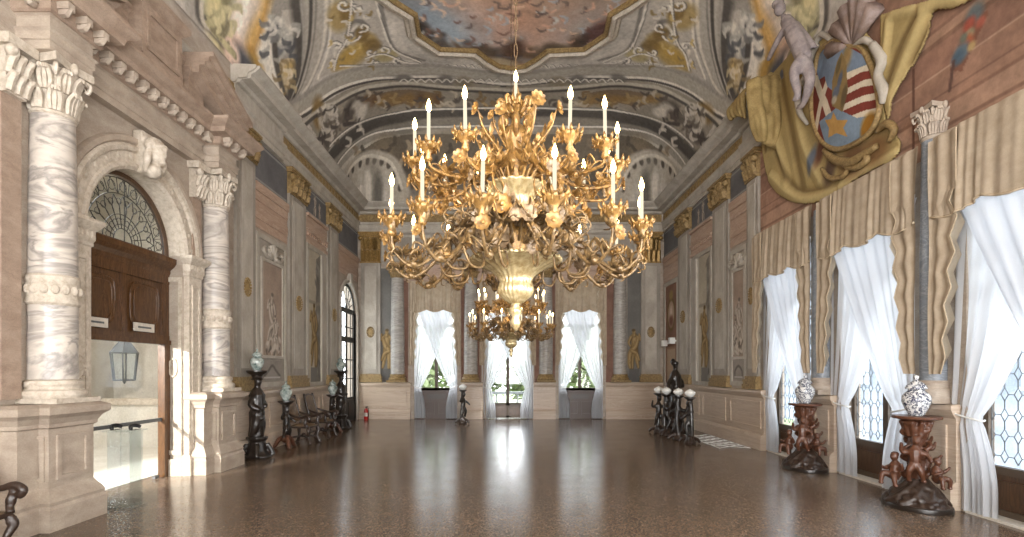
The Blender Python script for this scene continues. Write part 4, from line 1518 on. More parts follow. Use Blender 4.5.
def niche(side, s0, s1, label, flip):
    t = thing('niche_fresco', label, 'fresco panel', Wp(side, (s0 + s1) / 2, 1.5, 0), still=True)
    n0, n1 = s0 + (s1 - s0) * .10, s1 - (s1 - s0) * .28
    c = Canvas(n0, n1, 1.5, 5.5, .022, (176, 166, 148))
    c.mottle(2, .1, 4)
    cm = (n0 + n1) / 2
    hw = (n1 - n0) / 2
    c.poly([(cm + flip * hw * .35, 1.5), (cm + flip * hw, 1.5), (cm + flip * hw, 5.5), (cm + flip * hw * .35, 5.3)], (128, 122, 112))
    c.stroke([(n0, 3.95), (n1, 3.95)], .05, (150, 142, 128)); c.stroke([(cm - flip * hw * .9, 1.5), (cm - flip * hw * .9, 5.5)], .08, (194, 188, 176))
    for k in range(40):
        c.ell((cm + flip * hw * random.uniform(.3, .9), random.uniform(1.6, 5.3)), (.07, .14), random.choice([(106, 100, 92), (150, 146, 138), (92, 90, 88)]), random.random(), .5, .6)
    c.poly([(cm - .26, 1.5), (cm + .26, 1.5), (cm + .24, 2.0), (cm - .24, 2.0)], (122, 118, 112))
    figure(c, cm, 2.0, 1.95, OCHR, .0, flip)
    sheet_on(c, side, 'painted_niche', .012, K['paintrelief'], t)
    m = M()
    rect_relief(m, side, n0 - .12, n1 + .12, 1.44, 5.62, .12, 0, .07)
    wbox(m, side, n1 + .12, s1, 1.44, 5.62, 0, .03)
    m.build('surround', K['greylight'], t)
    m = M()
    for z0, z1, o in ((5.62, 5.72, .06), (5.72, 5.95, .02), (5.95, 6.02, .08), (6.02, 6.40, .03), (6.40, 6.48, .1)):
        wbox(m, side, s0 + .02, s1 - .02, z0, z1, 0, o + .02)
    s = s0 + .1
    while s < s1 - .12:
        wbox(m, side, s, s + .08, 5.84, 5.95, .04, .09); s += .17
    m.build('pink_entablature', K['pink'], t)
    return t


def frieze(side, s0, s1, z0, z1, label, fig):
    c = Canvas(s0, s1, z0, z1, .025, (104, 103, 104))
    c.mottle(2.5, .14, 3)
    for a, b in (((s0 + .05, z0 + .06), (s1 - .05, z0 + .06)), ((s0 + .05, z1 - .06), (s1 - .05, z1 - .06))):
        c.stroke([a, b], .02, (148, 146, 142))
    if fig:
        cm = (s0 + s1) / 2
        figure(c, cm - .1, z0 + .08, z1 - z0 - .1, GRIS, .1, 1)
        figure(c, cm + .35, z0 + .06, (z1 - z0) * .7, GRIS, -.1, -1)
    o = sheet_on(c, side, 'frieze_fresco', .012, K['paintrelief'])
    return tag(o, label, 'fresco panel')


def pink_field(side, nm, s0, s1, z0, z1, wave=False):
    m = M()
    for k in range(5):
        za, zb = z0 + (z1 - z0) * k / 5, z0 + (z1 - z0) * (k + 1) / 5
        wbox(m, side, s0, s1, za, zb, 0, .02 + .018 * (k % 2) + (.05 if k == 4 else 0))
    struct(m.build(nm, K['pink']))


# left wall beyond the portal
LP = [(11.12, 11.95), (13.83, 14.95), (16.80, 17.85)]
pilaster('L', *LP[0], 'grey pilaster just beyond the second great column of the left wall')
pilaster('L', *LP[1], 'grey pilaster with gilt capital behind the near armchair, left wall')
pilaster('L', *LP[2], 'grey pilaster beside the arched garden door of the left wall')
grisaille('L', 12.02, 13.78, 'framed grey fresco of nude figures between pilasters on left wall', 1)
niche('L', 15.0, 16.76, 'painted niche with an ochre statue behind the far armchair, left wall', 1)
frieze('L', 12.0, 13.8, 6.32, 7.28, 'plain slate frieze panel high above the grey fresco on left wall', False)
frieze('L', 15.0, 16.76, 6.5, 7.28, 'frieze panel with pale figures above the ochre statue niche on left wall', True)
frieze('L', 17.9, 20.3, 6.3, 7.28, 'slate frieze panel above the arched garden door', False)
pink_field('L', 'trim_left_pink', 12.0, 13.8, 5.25, 6.3)
pink_field('L', 'trim_left_door_pink', 17.9, 20.35, 5.35, 6.28)
# right wall
RP = [(17.3, 18.5), (14.3, 15.4), (12.62, 13.2)]
pilaster('R', *RP[0], 'grey pilaster behind the tall black statue, right wall')
pilaster('R', *RP[1], 'grey pilaster between the ochre statue and the grey fresco, right wall')
pilaster('R', *RP[2], 'narrow grey pilaster beside the farthest tan curtain, right wall')
grisaille('R', 13.22, 14.28, 'framed grey fresco of nude figures beside the farthest right window', -1)
niche('R', 15.42, 17.28, 'painted niche with an ochre statue on the right wall', -1)
frieze('R', 13.22, 14.28, 6.5, 7.28, 'plain slate frieze panel above the grey fresco on right wall', False)
frieze('R', 15.42, 17.28, 6.5, 7.28, 'frieze panel with pale figures above the ochre statue niche on right wall', True)
frieze('R', 18.52, 20.3, 6.3, 7.28, 'slate frieze panel at the far end of the right wall', False)
pink_field('R', 'trim_right_pink', 13.22, 14.28, 5.25, 6.48)
pink_field('R', 'trim_right_far_pink', 18.52, 20.35, 5.3, 6.28)
# false door at the far end of the right wall
t = thing('false_door', 'painted rosy false door with an oval portrait at the right end', 'fresco panel', Wp('R', 19.4, 0, 0), still=True)
c = Canvas(18.75, 20.15, 0.02, 5.2, .03, (128, 96, 80))
c.mottle(2, .14, 6)
c.poly([(18.95, .02), (19.95, .02), (19.95, 2.75), (18.95, 2.75)], (176, 152, 128)); c.stroke([(18.95, .02), (18.95, 2.75), (19.95, 2.75), (19.95, .02)], .05, (150, 122, 100))
c.ell((19.45, 4.0), (.46, .62), OCD, 0, .1); c.ell((19.45, 4.0), (.36, .5), (176, 150, 128), 0, .1); c.ell((19.45, 4.1), (.15, .2), (206, 186, 166), 0, .4); c.ell((19.45, 3.75), (.24, .2), (120, 84, 70), 0, .4)
c.ell((19.45, 4.72), (.22, .18), OC, 0, .3)
sheet_on(c, 'R', 'painted_door', .012, K['paintrelief'], t)
rect_relief(M(), 'R', 18.6, 20.25, 0, 5.25, .14, 0, .05).build('surround', K['greylight'], t)
for s, z, lb in ((19.75, 2.93, 'small white camera above the false door, farther one'), (18.85, 2.98, 'small white camera above the false door, nearer one')):
    t = thing('security_camera', lb, 'camera', Wp('R', s, z, .02), 0, 'small white cameras', still=True)
    wbox(M(), 'R', s - .03, s + .03, z - .03, z + .03, .012, .08).build('bracket', K['chinawhite'], t)
    wbox(M(), 'R', s - .09, s + .09, z - .11, z + .11, .08, .28).build('housing', K['chinawhite'], t)

# end wall
for x0, x1, lb in ((-5.72, -4.95, 'grey pilaster in the left corner of the end wall'), (5.25, 6.0, 'grey pilaster in the right corner of the end wall')):
    pilaster('B', x0, x1, lb, 7.3, 6.1, 3.4)


def wall_column(side, s, r, z0, z1, ztop, label, mat, group, p=.05, base='ochre', n=20):
    t = thing('painted_column', label, 'column', Wp(side, s, 1.44, 0), 0, group, still=True)
    c = Wp(side, s, 0, p)
    M().lathe([(r, z0), (r * .99, (z0 + z1) / 2), (r * .88, z1)], n, c).build('shaft', K[mat], t, smooth=.6)
    m = M()
    wbox(m, side, s - r * 1.35, s + r * 1.35, 1.44, 1.53, 0, p + r * 1.3)
    m.lathe([(r * 1.25, 1.53), (r * 1.32, 1.58), (r * 1.2, 1.64), (r * 1.1, 1.66), (r * 1.15, 1.72), (r * 1.02, z0)], n, c).build('base', K[base], t, smooth=.6)
    if ztop: acanthus(M(), c[0], c[1], z1, ztop, r * .9).build('capital', K['ochre'] if side == 'B' else K['portal'], t, smooth=.7)
    return t


for x, lb in ((-4.28, 'grey marble column left of the left end window'), (-1.42, 'grey marble column between the left and middle end windows'),
              (1.52, 'grey marble column between the middle and right end windows'), (4.42, 'grey marble column right of the right end window')):
    wall_column('B', x, .27, 1.76, 5.5, 6.05, lb, 'endcolumn', 'columns of the end wall')
for x, fl_, lb in ((-4.72, 1, 'ochre painted statue between column and corner pilaster, left of end wall'), (4.98, -1, 'ochre painted statue between column and corner pilaster, right of end wall')):
    c = Canvas(x - .26, x + .26, 1.45, 5.9, .025, (112, 110, 106))
    c.mottle(2, .14, 4)
    c.poly([(x - .2, 1.45), (x + .2, 1.45), (x + .2, 1.95), (x - .2, 1.95)], (96, 94, 92))
    figure(c, x, 1.95, 1.6, OCHR, 0, fl_)
    t = sheet_on(c, 'B', 'statue_fresco', .02, K['paintrelief'])
    tag(t, lb, 'fresco panel')
m = M()
for x0, x1 in ((BC[0] - 1.35, BC[0] - 1.08), (BC[0] + 1.0, BC[1] - 1.05), (BC[1] + 1.05, BC[2] - 1.0), (BC[2] + 1.0, BC[2] + 1.32)):
    wbox(m, 'B', x0, x1, 1.44, 5.9, 0, .028)
struct(m.build('trim_back_russet', K['brick']))
m = M()
for z0, z1, o in ((5.42, 5.55, .05), (5.55, 5.8, .03), (5.8, 5.92, .10), (5.92, 6.04, .06)):
    wbox(m, 'B', BC[0] - 1.35, BC[2] + 1.32, z0, z1, 0, o)
struct(m.build('trim_back_pink', K['pink']))
m = M()
for x0, x1 in ((-4.9, -3.0), (-2.6, -.2), (.4, 2.6), (3.0, 5.1)):
    rect_relief(m, 'B', x0, x1, 6.2, 7.2, .1, 0, .06)
struct(m.build('trim_back_panels', K['greylight']))
m = M()
wbox(m, 'B', -4.95, 5.25, 6.08, 7.3, 0, .02)
struct(m.build('trim_back_attic', K['grey']))
# blue-grey columns on the piers between the right windows
for k, lb in enumerate(('blue-grey column between the two far tan curtains, right wall', 'blue-grey column between the two near tan curtains, right wall', 'blue-grey column by the right edge of the photo')):
    s = (WC[k] + WC[k + 1]) / 2
    wall_column('R', s, .17, 1.76, 5.17 if k else 5.0, 5.66 if k else None, lb, 'bluegrey', 'columns between the right windows', base='pinkgrey')

# the painted upper field of the right wall: rosy entablature, swags of yellow cloth
c = Canvas(3.2, 12.6, 5.0, 8.36, .026, (150, 112, 92))
hz = c.V
stripes = [(5.0, 5.3, (166, 128, 106)), (5.3, 5.36, (120, 84, 68)), (5.36, 5.62, (172, 134, 112)), (5.62, 5.67, (124, 88, 70)), (5.67, 5.78, (158, 116, 96)), (5.78, 5.82, (112, 78, 64)), (5.82, 6.12, (148, 108, 90)),
           (6.12, 6.16, (186, 150, 128)), (6.16, 6.55, (134, 94, 78)), (6.55, 6.62, (112, 78, 62)), (6.62, 6.75, (164, 126, 104)), (6.75, 6.8, (118, 82, 66)), (6.8, 7.05, (142, 102, 84)), (7.05, 7.12, (176, 140, 116)), (7.12, 8.4, (138, 100, 82))]
stripes = [(a, b, tuple(int(q * .62 + k * .38) for q, k in zip(col, (154, 132, 116)))) for a, b, col in stripes]
for z0, z1, col in stripes:
    c.C[(hz >= z0) & (hz < z1)] = np.array(col) / 255.
c.mottle(1.1, .16, 5); c.mottle(5, .12, 8)
c.poly([RW(*p) for p in ((990, 10), (972, 12), (950, 70), (962, 72))], (128, 90, 74))
for p, r, col in (((975, 14), .13, (96, 108, 112)), ((970, 24), .09, (164, 82, 66)), ((970, 34), .07, (150, 150, 120)), ((967, 42), .10, (168, 96, 68)), ((962, 52), .12, (92, 112, 124)), ((958, 58), .10, (80, 98, 112)), ((981, 22), .07, (170, 96, 80)), ((972, 46), .06, (184, 160, 110)), ((964, 38), .06, (104, 112, 100))):
    c.ell(RW(*p), r, col, 0, .35, .9)
c.stroke([RW(*p) for p in ((954, 62), (950, 90))], .03, (88, 66, 60), .9); c.stroke([RW(*p) for p in ((914, 70), (914, 150))], .025, (90, 62, 52), .8)
UP = sheet_on(c, 'R', 'painted_entablature', .006, K['paint'])
tag(UP, 'painted rosy entablature above the right-hand curtains', 'fresco')

# swags of yellow cloth: raised in folds, worked on the plane of the wall
def swag(name, label, outline, folds, p0, thick, shade=()):
    P = [RW(*q) for q in outline]
    u = [a for a, b in P]; v = [b for a, b in P]
    c = Canvas(min(u), max(u), min(v), max(v), .024, (164, 144, 98))
    c.mottle(2, .14, 5)
    bulge = np.zeros(c.U.shape)
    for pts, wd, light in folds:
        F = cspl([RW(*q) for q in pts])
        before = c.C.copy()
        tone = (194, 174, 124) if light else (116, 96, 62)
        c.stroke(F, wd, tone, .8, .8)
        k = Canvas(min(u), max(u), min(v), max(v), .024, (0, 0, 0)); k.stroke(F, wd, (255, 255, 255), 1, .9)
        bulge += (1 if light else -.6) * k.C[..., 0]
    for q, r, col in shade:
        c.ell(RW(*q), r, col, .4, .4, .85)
    ins = np.zeros(c.U.shape, bool)
    for i in range(len(P)):
        (x0, y0), (x1, y1) = P[i - 1], P[i]
        if y0 == y1: continue
        ins ^= ((y0 > c.V) != (y1 > c.V)) & (c.U < (x1 - x0) * (c.V - y0) / (y1 - y0) + x0)
    o = c.sheet(name, lambda U, V: (XR - p0 - thick * np.clip(.4 + bulge, 0, 1.4), U, V), K['paintrelief'], None, ins)
    so = o.modifiers.new('thickness', 'SOLIDIFY'); so.thickness = .03; so.offset = -1
    return tag(o, label, 'drapery', 'painted yellow hangings')


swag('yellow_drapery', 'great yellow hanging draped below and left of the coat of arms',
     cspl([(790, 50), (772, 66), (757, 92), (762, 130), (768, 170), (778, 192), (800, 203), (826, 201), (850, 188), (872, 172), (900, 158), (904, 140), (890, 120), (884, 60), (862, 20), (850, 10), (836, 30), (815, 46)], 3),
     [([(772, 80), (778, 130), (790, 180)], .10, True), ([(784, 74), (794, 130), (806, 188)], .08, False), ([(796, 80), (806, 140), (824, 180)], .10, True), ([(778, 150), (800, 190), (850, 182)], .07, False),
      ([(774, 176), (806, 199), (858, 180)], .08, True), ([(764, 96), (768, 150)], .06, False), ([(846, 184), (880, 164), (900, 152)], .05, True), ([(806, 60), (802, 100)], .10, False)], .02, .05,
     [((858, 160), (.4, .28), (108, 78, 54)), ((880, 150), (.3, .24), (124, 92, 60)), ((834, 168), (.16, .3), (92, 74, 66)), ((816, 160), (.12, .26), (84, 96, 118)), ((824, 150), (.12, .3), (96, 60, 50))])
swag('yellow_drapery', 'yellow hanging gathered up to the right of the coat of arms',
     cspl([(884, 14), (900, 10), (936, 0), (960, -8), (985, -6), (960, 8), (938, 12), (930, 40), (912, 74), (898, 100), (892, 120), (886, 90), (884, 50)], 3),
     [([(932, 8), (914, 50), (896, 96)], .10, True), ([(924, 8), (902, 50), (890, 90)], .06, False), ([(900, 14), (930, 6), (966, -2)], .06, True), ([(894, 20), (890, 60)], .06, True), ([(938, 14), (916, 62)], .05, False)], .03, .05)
# the hanging hooked over the broken end of the cornice, in the round
m = M()
for k in range(11):
    q = k / 10
    p = .04 + .62 * q
    y0 = 11.72 + .05 * math.sin(k * 2.1)
    zt = 8.44 - .08 * q
    m.tube([(XR - p + .1, y0 - .12 + .3, zt), (XR - p, y0 - .02, zt + .02), (XR - p - .03, y0 - .12, 7.9), (XR - p * .85, y0 - .04 - .1 * math.sin(k), 7.4), (XR - p * .62 - .02, y0 + .05, 6.9 + .2 * q)], [.09, .10, .09, .08, .05], 8, 4)
for k in range(5):
    m.tube([(XR - .1, 12.2 + .2 * k, 8.46), (XR - .55, 12.2 + .2 * k, 8.44), (XR - .64, 12.15 + .16 * k, 8.1), (XR - .6, 12.1 + .14 * k, 7.75 + .1 * k)], [.08, .09, .07, .03], 8, 4)
o = link('yellow_drapery', carved(m, 'yellow_drapery', m_stone('yellow_cloth', rgb(172, 150, 100), rgb(134, 112, 70), 3, .8), .03))
tag(o, 'yellow hanging hooked over the broken end of the right cornice', 'drapery', 'painted yellow hangings')

# coat of arms
t = thing('coat_of_arms', 'painted heraldic shield with red and white bands amid yellow drapery', 'coat of arms', Wp('R', 9.2, 6.7, .05), still=True)
SH = cspl([(852, 40), (838, 42), (826, 52), (822, 70), (818, 98), (820, 122), (828, 140), (842, 149), (860, 145), (878, 132), (887, 112), (886, 92), (880, 68), (870, 50), (858, 46), (852, 40)], 4)
P = [RW(*q) for q in SH]
u = [a for a, b in P]; v = [b for a, b in P]
c = Canvas(min(u) - .05, max(u) + .05, min(v) - .05, max(v) + .05, .012, (112, 56, 46))
W_ = (206, 194, 172)
c.poly([RW(*q) for q in ((816, 98), (852, 70), (852, 120), (838, 150), (816, 150))], (120, 58, 48))
c.stroke([RW(*q) for q in ((822, 80), (836, 104), (842, 122))], .085, W_, 1, .06)
c.stroke([RW(*q) for q in ((840, 76), (830, 104), (822, 132))], .085, W_, 1, .06)
c.poly([RW(*q) for q in ((824, 50), (852, 44), (876, 56), (880, 66), (858, 86), (846, 92), (838, 86), (834, 76), (826, 80), (822, 70))], (116, 130, 148))
c.poly([RW(*q) for q in ((848, 78), (882, 62), (890, 110), (852, 128))], W_)
for k in range(3):
    y = 84 + k * 15 - 8
    c.poly([RW(*q) for q in ((856 - k * 2, y + 6), (872, y - 4), (886, y - 7), (888, y + 1), (874, y + 4), (856 - k * 2, y + 14))], (120, 58, 48))
c.poly([RW(*q) for q in ((828, 122), (848, 108), (866, 118), (890, 112), (880, 150), (836, 156))], (122, 138, 154))
st = [RW(*q) for q in ((845, 112), (848, 120), (858, 120), (853, 128), (856, 137), (846, 133), (837, 138), (839, 128), (835, 120), (842, 119))]
c.poly(st, (182, 142, 82))
c.ell(RW(876, 128), (.2, .24), (164, 118, 50), 0, .2); c.ell(RW(858, 56), (.12, .2), (146, 122, 82), 0, .4)
c.poly([RW(*q) for q in ((852, 52), (858, 62), (860, 90), (854, 112), (844, 106), (844, 80), (848, 62))], (132, 110, 72))
for q, r, col in (((852, 80), (.06, .14), (86, 96, 116)), ((848, 92), (.1, .1), (96, 104, 122)), ((856, 96), (.07, .18), (94, 80, 58)), ((850, 66), (.06, .14), (94, 82, 56)), ((846, 100), (.08, .07), (176, 168, 150))):
    c.ell(RW(*q), r, col, .3, .3, .9)
c.mottle(6, .1, 3)
ins = np.zeros(c.U.shape, bool)
for i in range(len(P)):
    (x0, y0), (x1, y1) = P[i - 1], P[i]
    if y0 == y1: continue
    ins ^= ((y0 > c.V) != (y1 > c.V)) & (c.U < (x1 - x0) * (c.V - y0) / (y1 - y0) + x0)
um, vm = sum(u) / len(u), sum(v) / len(v)
c.sheet('shield', lambda U, V: (XR - .12 - .10 * np.clip(1 - ((U - um) / .9) ** 2 - ((V - vm) / 1.1) ** 2, 0, 1), U, V), K['paintrelief'], t, ins)
m = M()
m.tube([(XR - .13, a, b) for a, b in P], .05, 7)
m.build('rim', K['ochre'], t, smooth=True)
m = M()
wv = [(842, 36), (836, 28), (846, 18), (860, 12), (874, 14), (884, 28), (880, 44), (868, 40)]
for k in range(6):                                                   # the shell above the shield
    a = PI * (.12 + .76 * k / 5)
    o_ = Vector((XR - .12, *RW(860, 46))); 
    y_, z_ = RW(860, 46)
    m.tube([(XR - .12, y_, z_), (XR - .14, y_ - .62 * math.cos(a), z_ + .78 * math.sin(a))], [.04, .15], 7)
m.build('shell', m_stone('mauve_fresco', rgb(160, 144, 140), rgb(132, 110, 96), 5, .8), t, smooth=True)
for pts, r in (([(880, 44), (890, 60), (886, 76), (892, 92), (890, 104)], (.06, .09, .07, .09, .04)), ([(824, 44), (816, 60), (818, 74), (812, 88)], (.05, .09, .07, .05)), ([(812, 76), (804, 92), (806, 112), (814, 124)], (.05, .07, .06, .03)), ([(862, 46), (872, 40), (882, 46)], (.04, .06, .04)), ([(838, 40), (828, 34), (822, 44)], (.04, .06, .05))):
    M().tube([(XR - .13, *RW(*q)) for q in pts], list(r), 7, 4).build('scroll', K['greylight'], t, smooth=True)
m = M()
for pts, r in (([(830, 150), (842, 160), (858, 162), (872, 154), (884, 146)], (.04, .08, .09, .07, .05)), ([(850, 166), (862, 168), (874, 160), (870, 152)], (.03, .06, .06, .04)), ([(884, 132), (894, 124), (902, 130), (896, 142)], (.04, .07, .06, .03)), ([(828, 168), (836, 178), (850, 176), (856, 166)], (.03, .05, .05, .03))):
    m.tube([(XR - .12, *RW(*q)) for q in pts], list(r), 7, 4)
m.build('foliage', K['ochre'], t, smooth=True)
# pale stucco boys sitting on the broken end of the cornice
m = M()
def body(m, P, R, n=8): m.tube(P, R, n, 4)
q = lambda x, y, p: (XR - p, *RW(x, y, XR - p))
body(m, [q(786, 20, .42), q(795, 36, .45), q(804, 58, .42)], [.12, .17, .15])
m.ball(q(780, 9, .45), (.12, .12, .14), 12, 9)
m.ball(q(778, 4, .45), (.13, .13, .09), 10, 7)
body(m, [q(783, 16, .42), q(788, 22, .42)], [.06, .08])
body(m, [q(804, 58, .45), q(794, 72, .62), q(798, 96, .55), q(793, 99, .6)], [.13, .10, .06, .05]); body(m, [q(804, 60, .38), q(810, 80, .38), q(803, 104, .34), q(798, 107, .36)], [.13, .10, .06, .05])
body(m, [q(788, 24, .5), q(778, 40, .58), q(770, 56, .55), q(768, 60, .54)], [.07, .065, .055, .05]); body(m, [q(796, 24, .36), q(806, 36, .3), q(816, 48, .2)], [.07, .06, .04])
o = link('stucco_boy', carved(m, 'stucco_boy', m_stone('pale_flesh_stucco', rgb(164, 152, 148), rgb(128, 118, 120), 6, .7), .03))
tag(o, 'pale nude boy seated on the broken cornice left of the shield', 'figure')

# ---------------------------------------------------------------- windows and their leaded panes
def lead_lattice(m, s0, s1, z0, z1, put, r=.007, cw=.2, ch=.26):      # elongated hexagons of lead
    nx = max(1, round((s1 - s0) / cw)); nz = max(1, round((z1 - z0) / ch))
    dx, dz = (s1 - s0) / nx, (z1 - z0) / nz
    for i in range(nx + 1):
        for k in range(nz):
            s, z = s0 + i * dx, z0 + (k + .5) * dz
            if 0 < i < nx or True:
                d = dx * .28
                pts = [(s, z - dz * .32), (s + d, z), (s, z + dz * .32), (s - d, z), (s, z - dz * .32)]
                pts = [(min(max(a, s0), s1), b) for a, b in pts]
                m.tube([put(*p) for p in pts], r, 4, cap=False)
                m.tube([put(s, z + dz * .32), put(s, z + dz * .68)], r, 4, cap=False) if k < nz - 1 else None
            if i < nx:
                m.tube([put(s + dx * .28, z), put(s + dx * .72, z)], r, 4, cap=False)
    return m


def window(n, side, c, half, zs, zp, ztop, depth, leaded):
    # two glazed leaves with a wooden panel below, a transom light above
    o = bpy.data.objects.new('window_%d' % n, None)
    COL.objects.link(o)
    o.location = Wp(side, c, zs, -depth)
    STILL.add(o.name)
    struct(o)
    B = lambda m, s0, s1, z0, z1, p0, p1: wbox(m, side, s0, s1, z0, z1, -depth + p0, -depth + p1)
    m = M()
    for s0, s1 in ((c - half, c - half + .09), (c + half - .09, c + half), (c - .06, c + .06)):
        B(m, s0, s1, zs, ztop, -.03, .05)
    zt = zs + (ztop - zs) * .66
    for z0, z1 in ((ztop - .09, ztop), (zt, zt + .12), (zp - .1, zp), (zs, zs + .08)):
        B(m, c - half, c + half, z0, z1, -.03, .05)
    m.build('frame', K['frame'], o)
    if zp - zs > .3:
        m = M()
        B(m, c - half, c + half, zs, zp, -.02, .02)
        for s0, s1 in ((c - half + .14, c - .11), (c + .11, c + half - .14)):
            B(m, s0, s1, zs + .16, zp - .18, .02, .04)
        m.build('lower_panel', K['wood'], o)
    g = M(); l = M()
    for s0, s1 in ((c - half + .09, c - .06), (c + .06, c + half - .09)):
        for z0, z1 in ((zp, zt), (zt + .12, ztop - .09)):
            g.add([Wp(side, s0, z0, -depth), Wp(side, s1, z0, -depth), Wp(side, s1, z1, -depth), Wp(side, s0, z1, -depth)], [(0, 1, 2, 3)])
            if leaded: lead_lattice(l, s0, s1, z0, z1, lambda a, b: Wp(side, a, b, -depth + .005))
    g.build('pane', K['leadglass'] if leaded else K['glass'], o)
    if leaded: l.build('leading', K['lead'], o)
    return o


for k, c in enumerate(WC):
    window(k + 1, 'R', c, WH, 0.03, .66, WT, .26, k < 3)
window(7, 'B', BC[0], BH, 1.12, 1.22, 4.9, .26, False)
window(8, 'B', BC[1], BH, 0.03, .62, 4.9, .26, False)
window(9, 'B', BC[2], BH, 1.12, 1.22, 4.9, .26, False)
m = M()
for c in WC:
    m.box(XR - .02, XR + .36, c - WH, c + WH, 0, .03)
struct(m.build('trim_right_sills', K['hallwhite']))
for x, lb in ((BC[0], 'dark panelled radiator cover below the left end window'), (BC[2], 'dark panelled radiator cover below the right end window')):
    t = thing('radiator_cover', lb, 'cabinet', (x, YB, 0), 0, 'panelled covers below the end windows', still=True)
    wbox(M(), 'B', x - BH, x + BH, 0, 1.06, -.3, -.10).build('body', K['darkwood'], t)
    wbox(M(), 'B', x - BH - .02, x + BH + .02, 1.06, 1.12, -.3, -.07).build('top', K['darkwood'], t)
    m = M()
    for s in (-1, 1):
        rect_relief(m, 'B', x + s * .41 - .35, x + s * .41 + .35, .16, .68, .05, -.10, -.075)
    m.build('panel_moulding', K['darkwood'], t)
    m = M()
    for k in range(5):
        wbox(m, 'B', x - .35, x + .35, .80 + .035 * k, .815 + .035 * k, -.10, -.085)
    m.build('grille', K['ebony'], t)

# arched garden door of the left wall
o = bpy.data.objects.new('door_1', None); COL.objects.link(o); o.location = (XL - .2, DC, 0); STILL.add('door_1'); struct(o)
xd = XL - .07
m = M()
arc_sweep(m, DC, DZ, DR - .10, [(0, -.02), (0, .015), (.11, .015), (.11, -.02), (0, -.02)], 32, xd)
for y0, y1 in ((DC - DR, DC - DR + .12), (DC + DR - .12, DC + DR), (DC - .08, DC + .08)):
    m.box(xd - .02, xd + .015, y0, y1, 0, DZ)
for z0, z1 in ((DZ - .08, DZ + .10), (2.95, 3.15), (0, .14), (.78, .9)):
    m.box(xd - .018, xd + .013, DC - DR, DC + DR, z0, z1)
m.build('frame', K['iron'], o, fix=True)
m = M()
for y in (DC - .52, DC + .52):
    m.box(xd - .01, xd + .01, y - .02, y + .02, .8, DZ)
for z in (1.6, 2.3, 3.5):
    m.box(xd - .01, xd + .01, DC - DR, DC + DR, z - .018, z + .018)
for k in range(1, 8):
    a = PI * k / 8
    m.tube([(xd, DC, DZ), (xd, DC - .88 * math.cos(a), DZ + .88 * math.sin(a))], .014, 4)
m.tube([(xd, DC - .45 * math.cos(PI * k / 16), DZ + .45 * math.sin(PI * k / 16)) for k in range(17)], .014, 4)
m.build('glazing_bars', K['iron'], o)
m = M().box(xd - .03, xd + .03, DC - DR, DC + DR, 0, .82)
for y0, y1 in ((DC - .86, DC - .12), (DC + .12, DC + .86)):
    m.box(xd + .03, xd + .05, y0, y1, .2, .72)
m.build('lower_panel', K['iron'], o)
m = M()
m.add([(xd, DC - DR, .8), (xd, DC + DR, .8), (xd, DC + DR, DZ), (xd, DC - DR, DZ)], [(0, 1, 2, 3)])
m.add([(xd, DC, DZ)] + [(xd, DC - .9 * math.cos(PI * k / 24), DZ + .9 * math.sin(PI * k / 24)) for k in range(25)], [(0, k + 1, k + 2) for k in range(24)])
m.build('pane', K['leadglass'], o)
m = M()
arc_sweep(m, DC, DZ, DR, [(0, -.15), (0, .05), (.05, .08), (.12, .08), (.15, .04), (.15, 0)], 32)
for s in (-1, 1):
    m.box(XL - .15, XL + .08, DC + s * DR - (.15 if s < 0 else 0), DC + s * DR + (.15 if s > 0 else 0), 0, DZ)
m.prism([(DC - .1, DZ + DR), (DC + .1, DZ + DR), (DC + .14, DZ + DR + .34), (DC - .14, DZ + DR + .34)], 'x', XL, XL + .14)
t = m.build('door_surround', K['greylight'], fix=True)
tag(t, 'grey stone surround with keystone round the arched garden door', 'door surround')


# ---------------------------------------------------------------- curtains
def sheer(side, c, half, ztop, sway, label, depth, ztie, group, tieh=.16, seed=0):
    # one panel of a crossed pair: spans the head of the window, is caught at one side, falls to the floor
    r = random.Random(seed)
    t = thing('sheer_curtain', label, 'curtain', Wp(side, c, 0, depth), 0, group, still=True)
    nz, ns = 56, 70
    ph = [r.uniform(0, 6) for _ in range(4)]
    rows = []
    edge = c + sway * half
    for i in range(nz + 1):
        z = .03 + (ztop - .03) * (1 - i / nz)
        q = (z - ztie) / (ztop - ztie)
        if z > ztie:                                                 # width grows towards the head, the free edge hangs as a curve
            wd = tieh * half * 2 + (2 * half * .97 - tieh * half * 2) * (q ** .85 if q > 0 else 0)
        else:
            k = (ztie - z) / ztie
            wd = tieh * half * 2 + half * .2 * math.sin(min(1, k * 1.3) * PI / 2)
        amp = .025 + .028 * (1 - max(q, 0)) 
        row = []
        for j in range(ns + 1):
            u = j / ns
            s = edge - sway * wd * u + (sway * .05 * half * math.exp(-((z - ztie) / .16) ** 2))* -1 * 0
            f = math.sin(u * 46 + ph[0] + .4 * math.sin(z * 1.2 + ph[1])) * .6 + math.sin(u * 27 + ph[2] + z * .3) * .5
            p = depth + amp * f * (1 if abs(z - ztie) > .12 else .5)
            row.append(Wp(side, s, z, p))
        rows.append(row)
    M().strip(rows).build('cloth', K['sheer'], t, smooth=True)
    b = M()
    sb = edge - sway * tieh * half
    b.tube([Wp(side, edge + sway * .02, ztie + .10, depth - .03), Wp(side, edge - sway * tieh * half * .6, ztie + .03, depth + .07), Wp(side, edge - sway * tieh * half * 2.05, ztie - .03, depth + .03), Wp(side, edge - sway * tieh * half * 2.0, ztie - .03, depth - .05)], .014, 6, 4)
    b.build('tieback', K['chinawhite'], t, smooth=True)
    return t


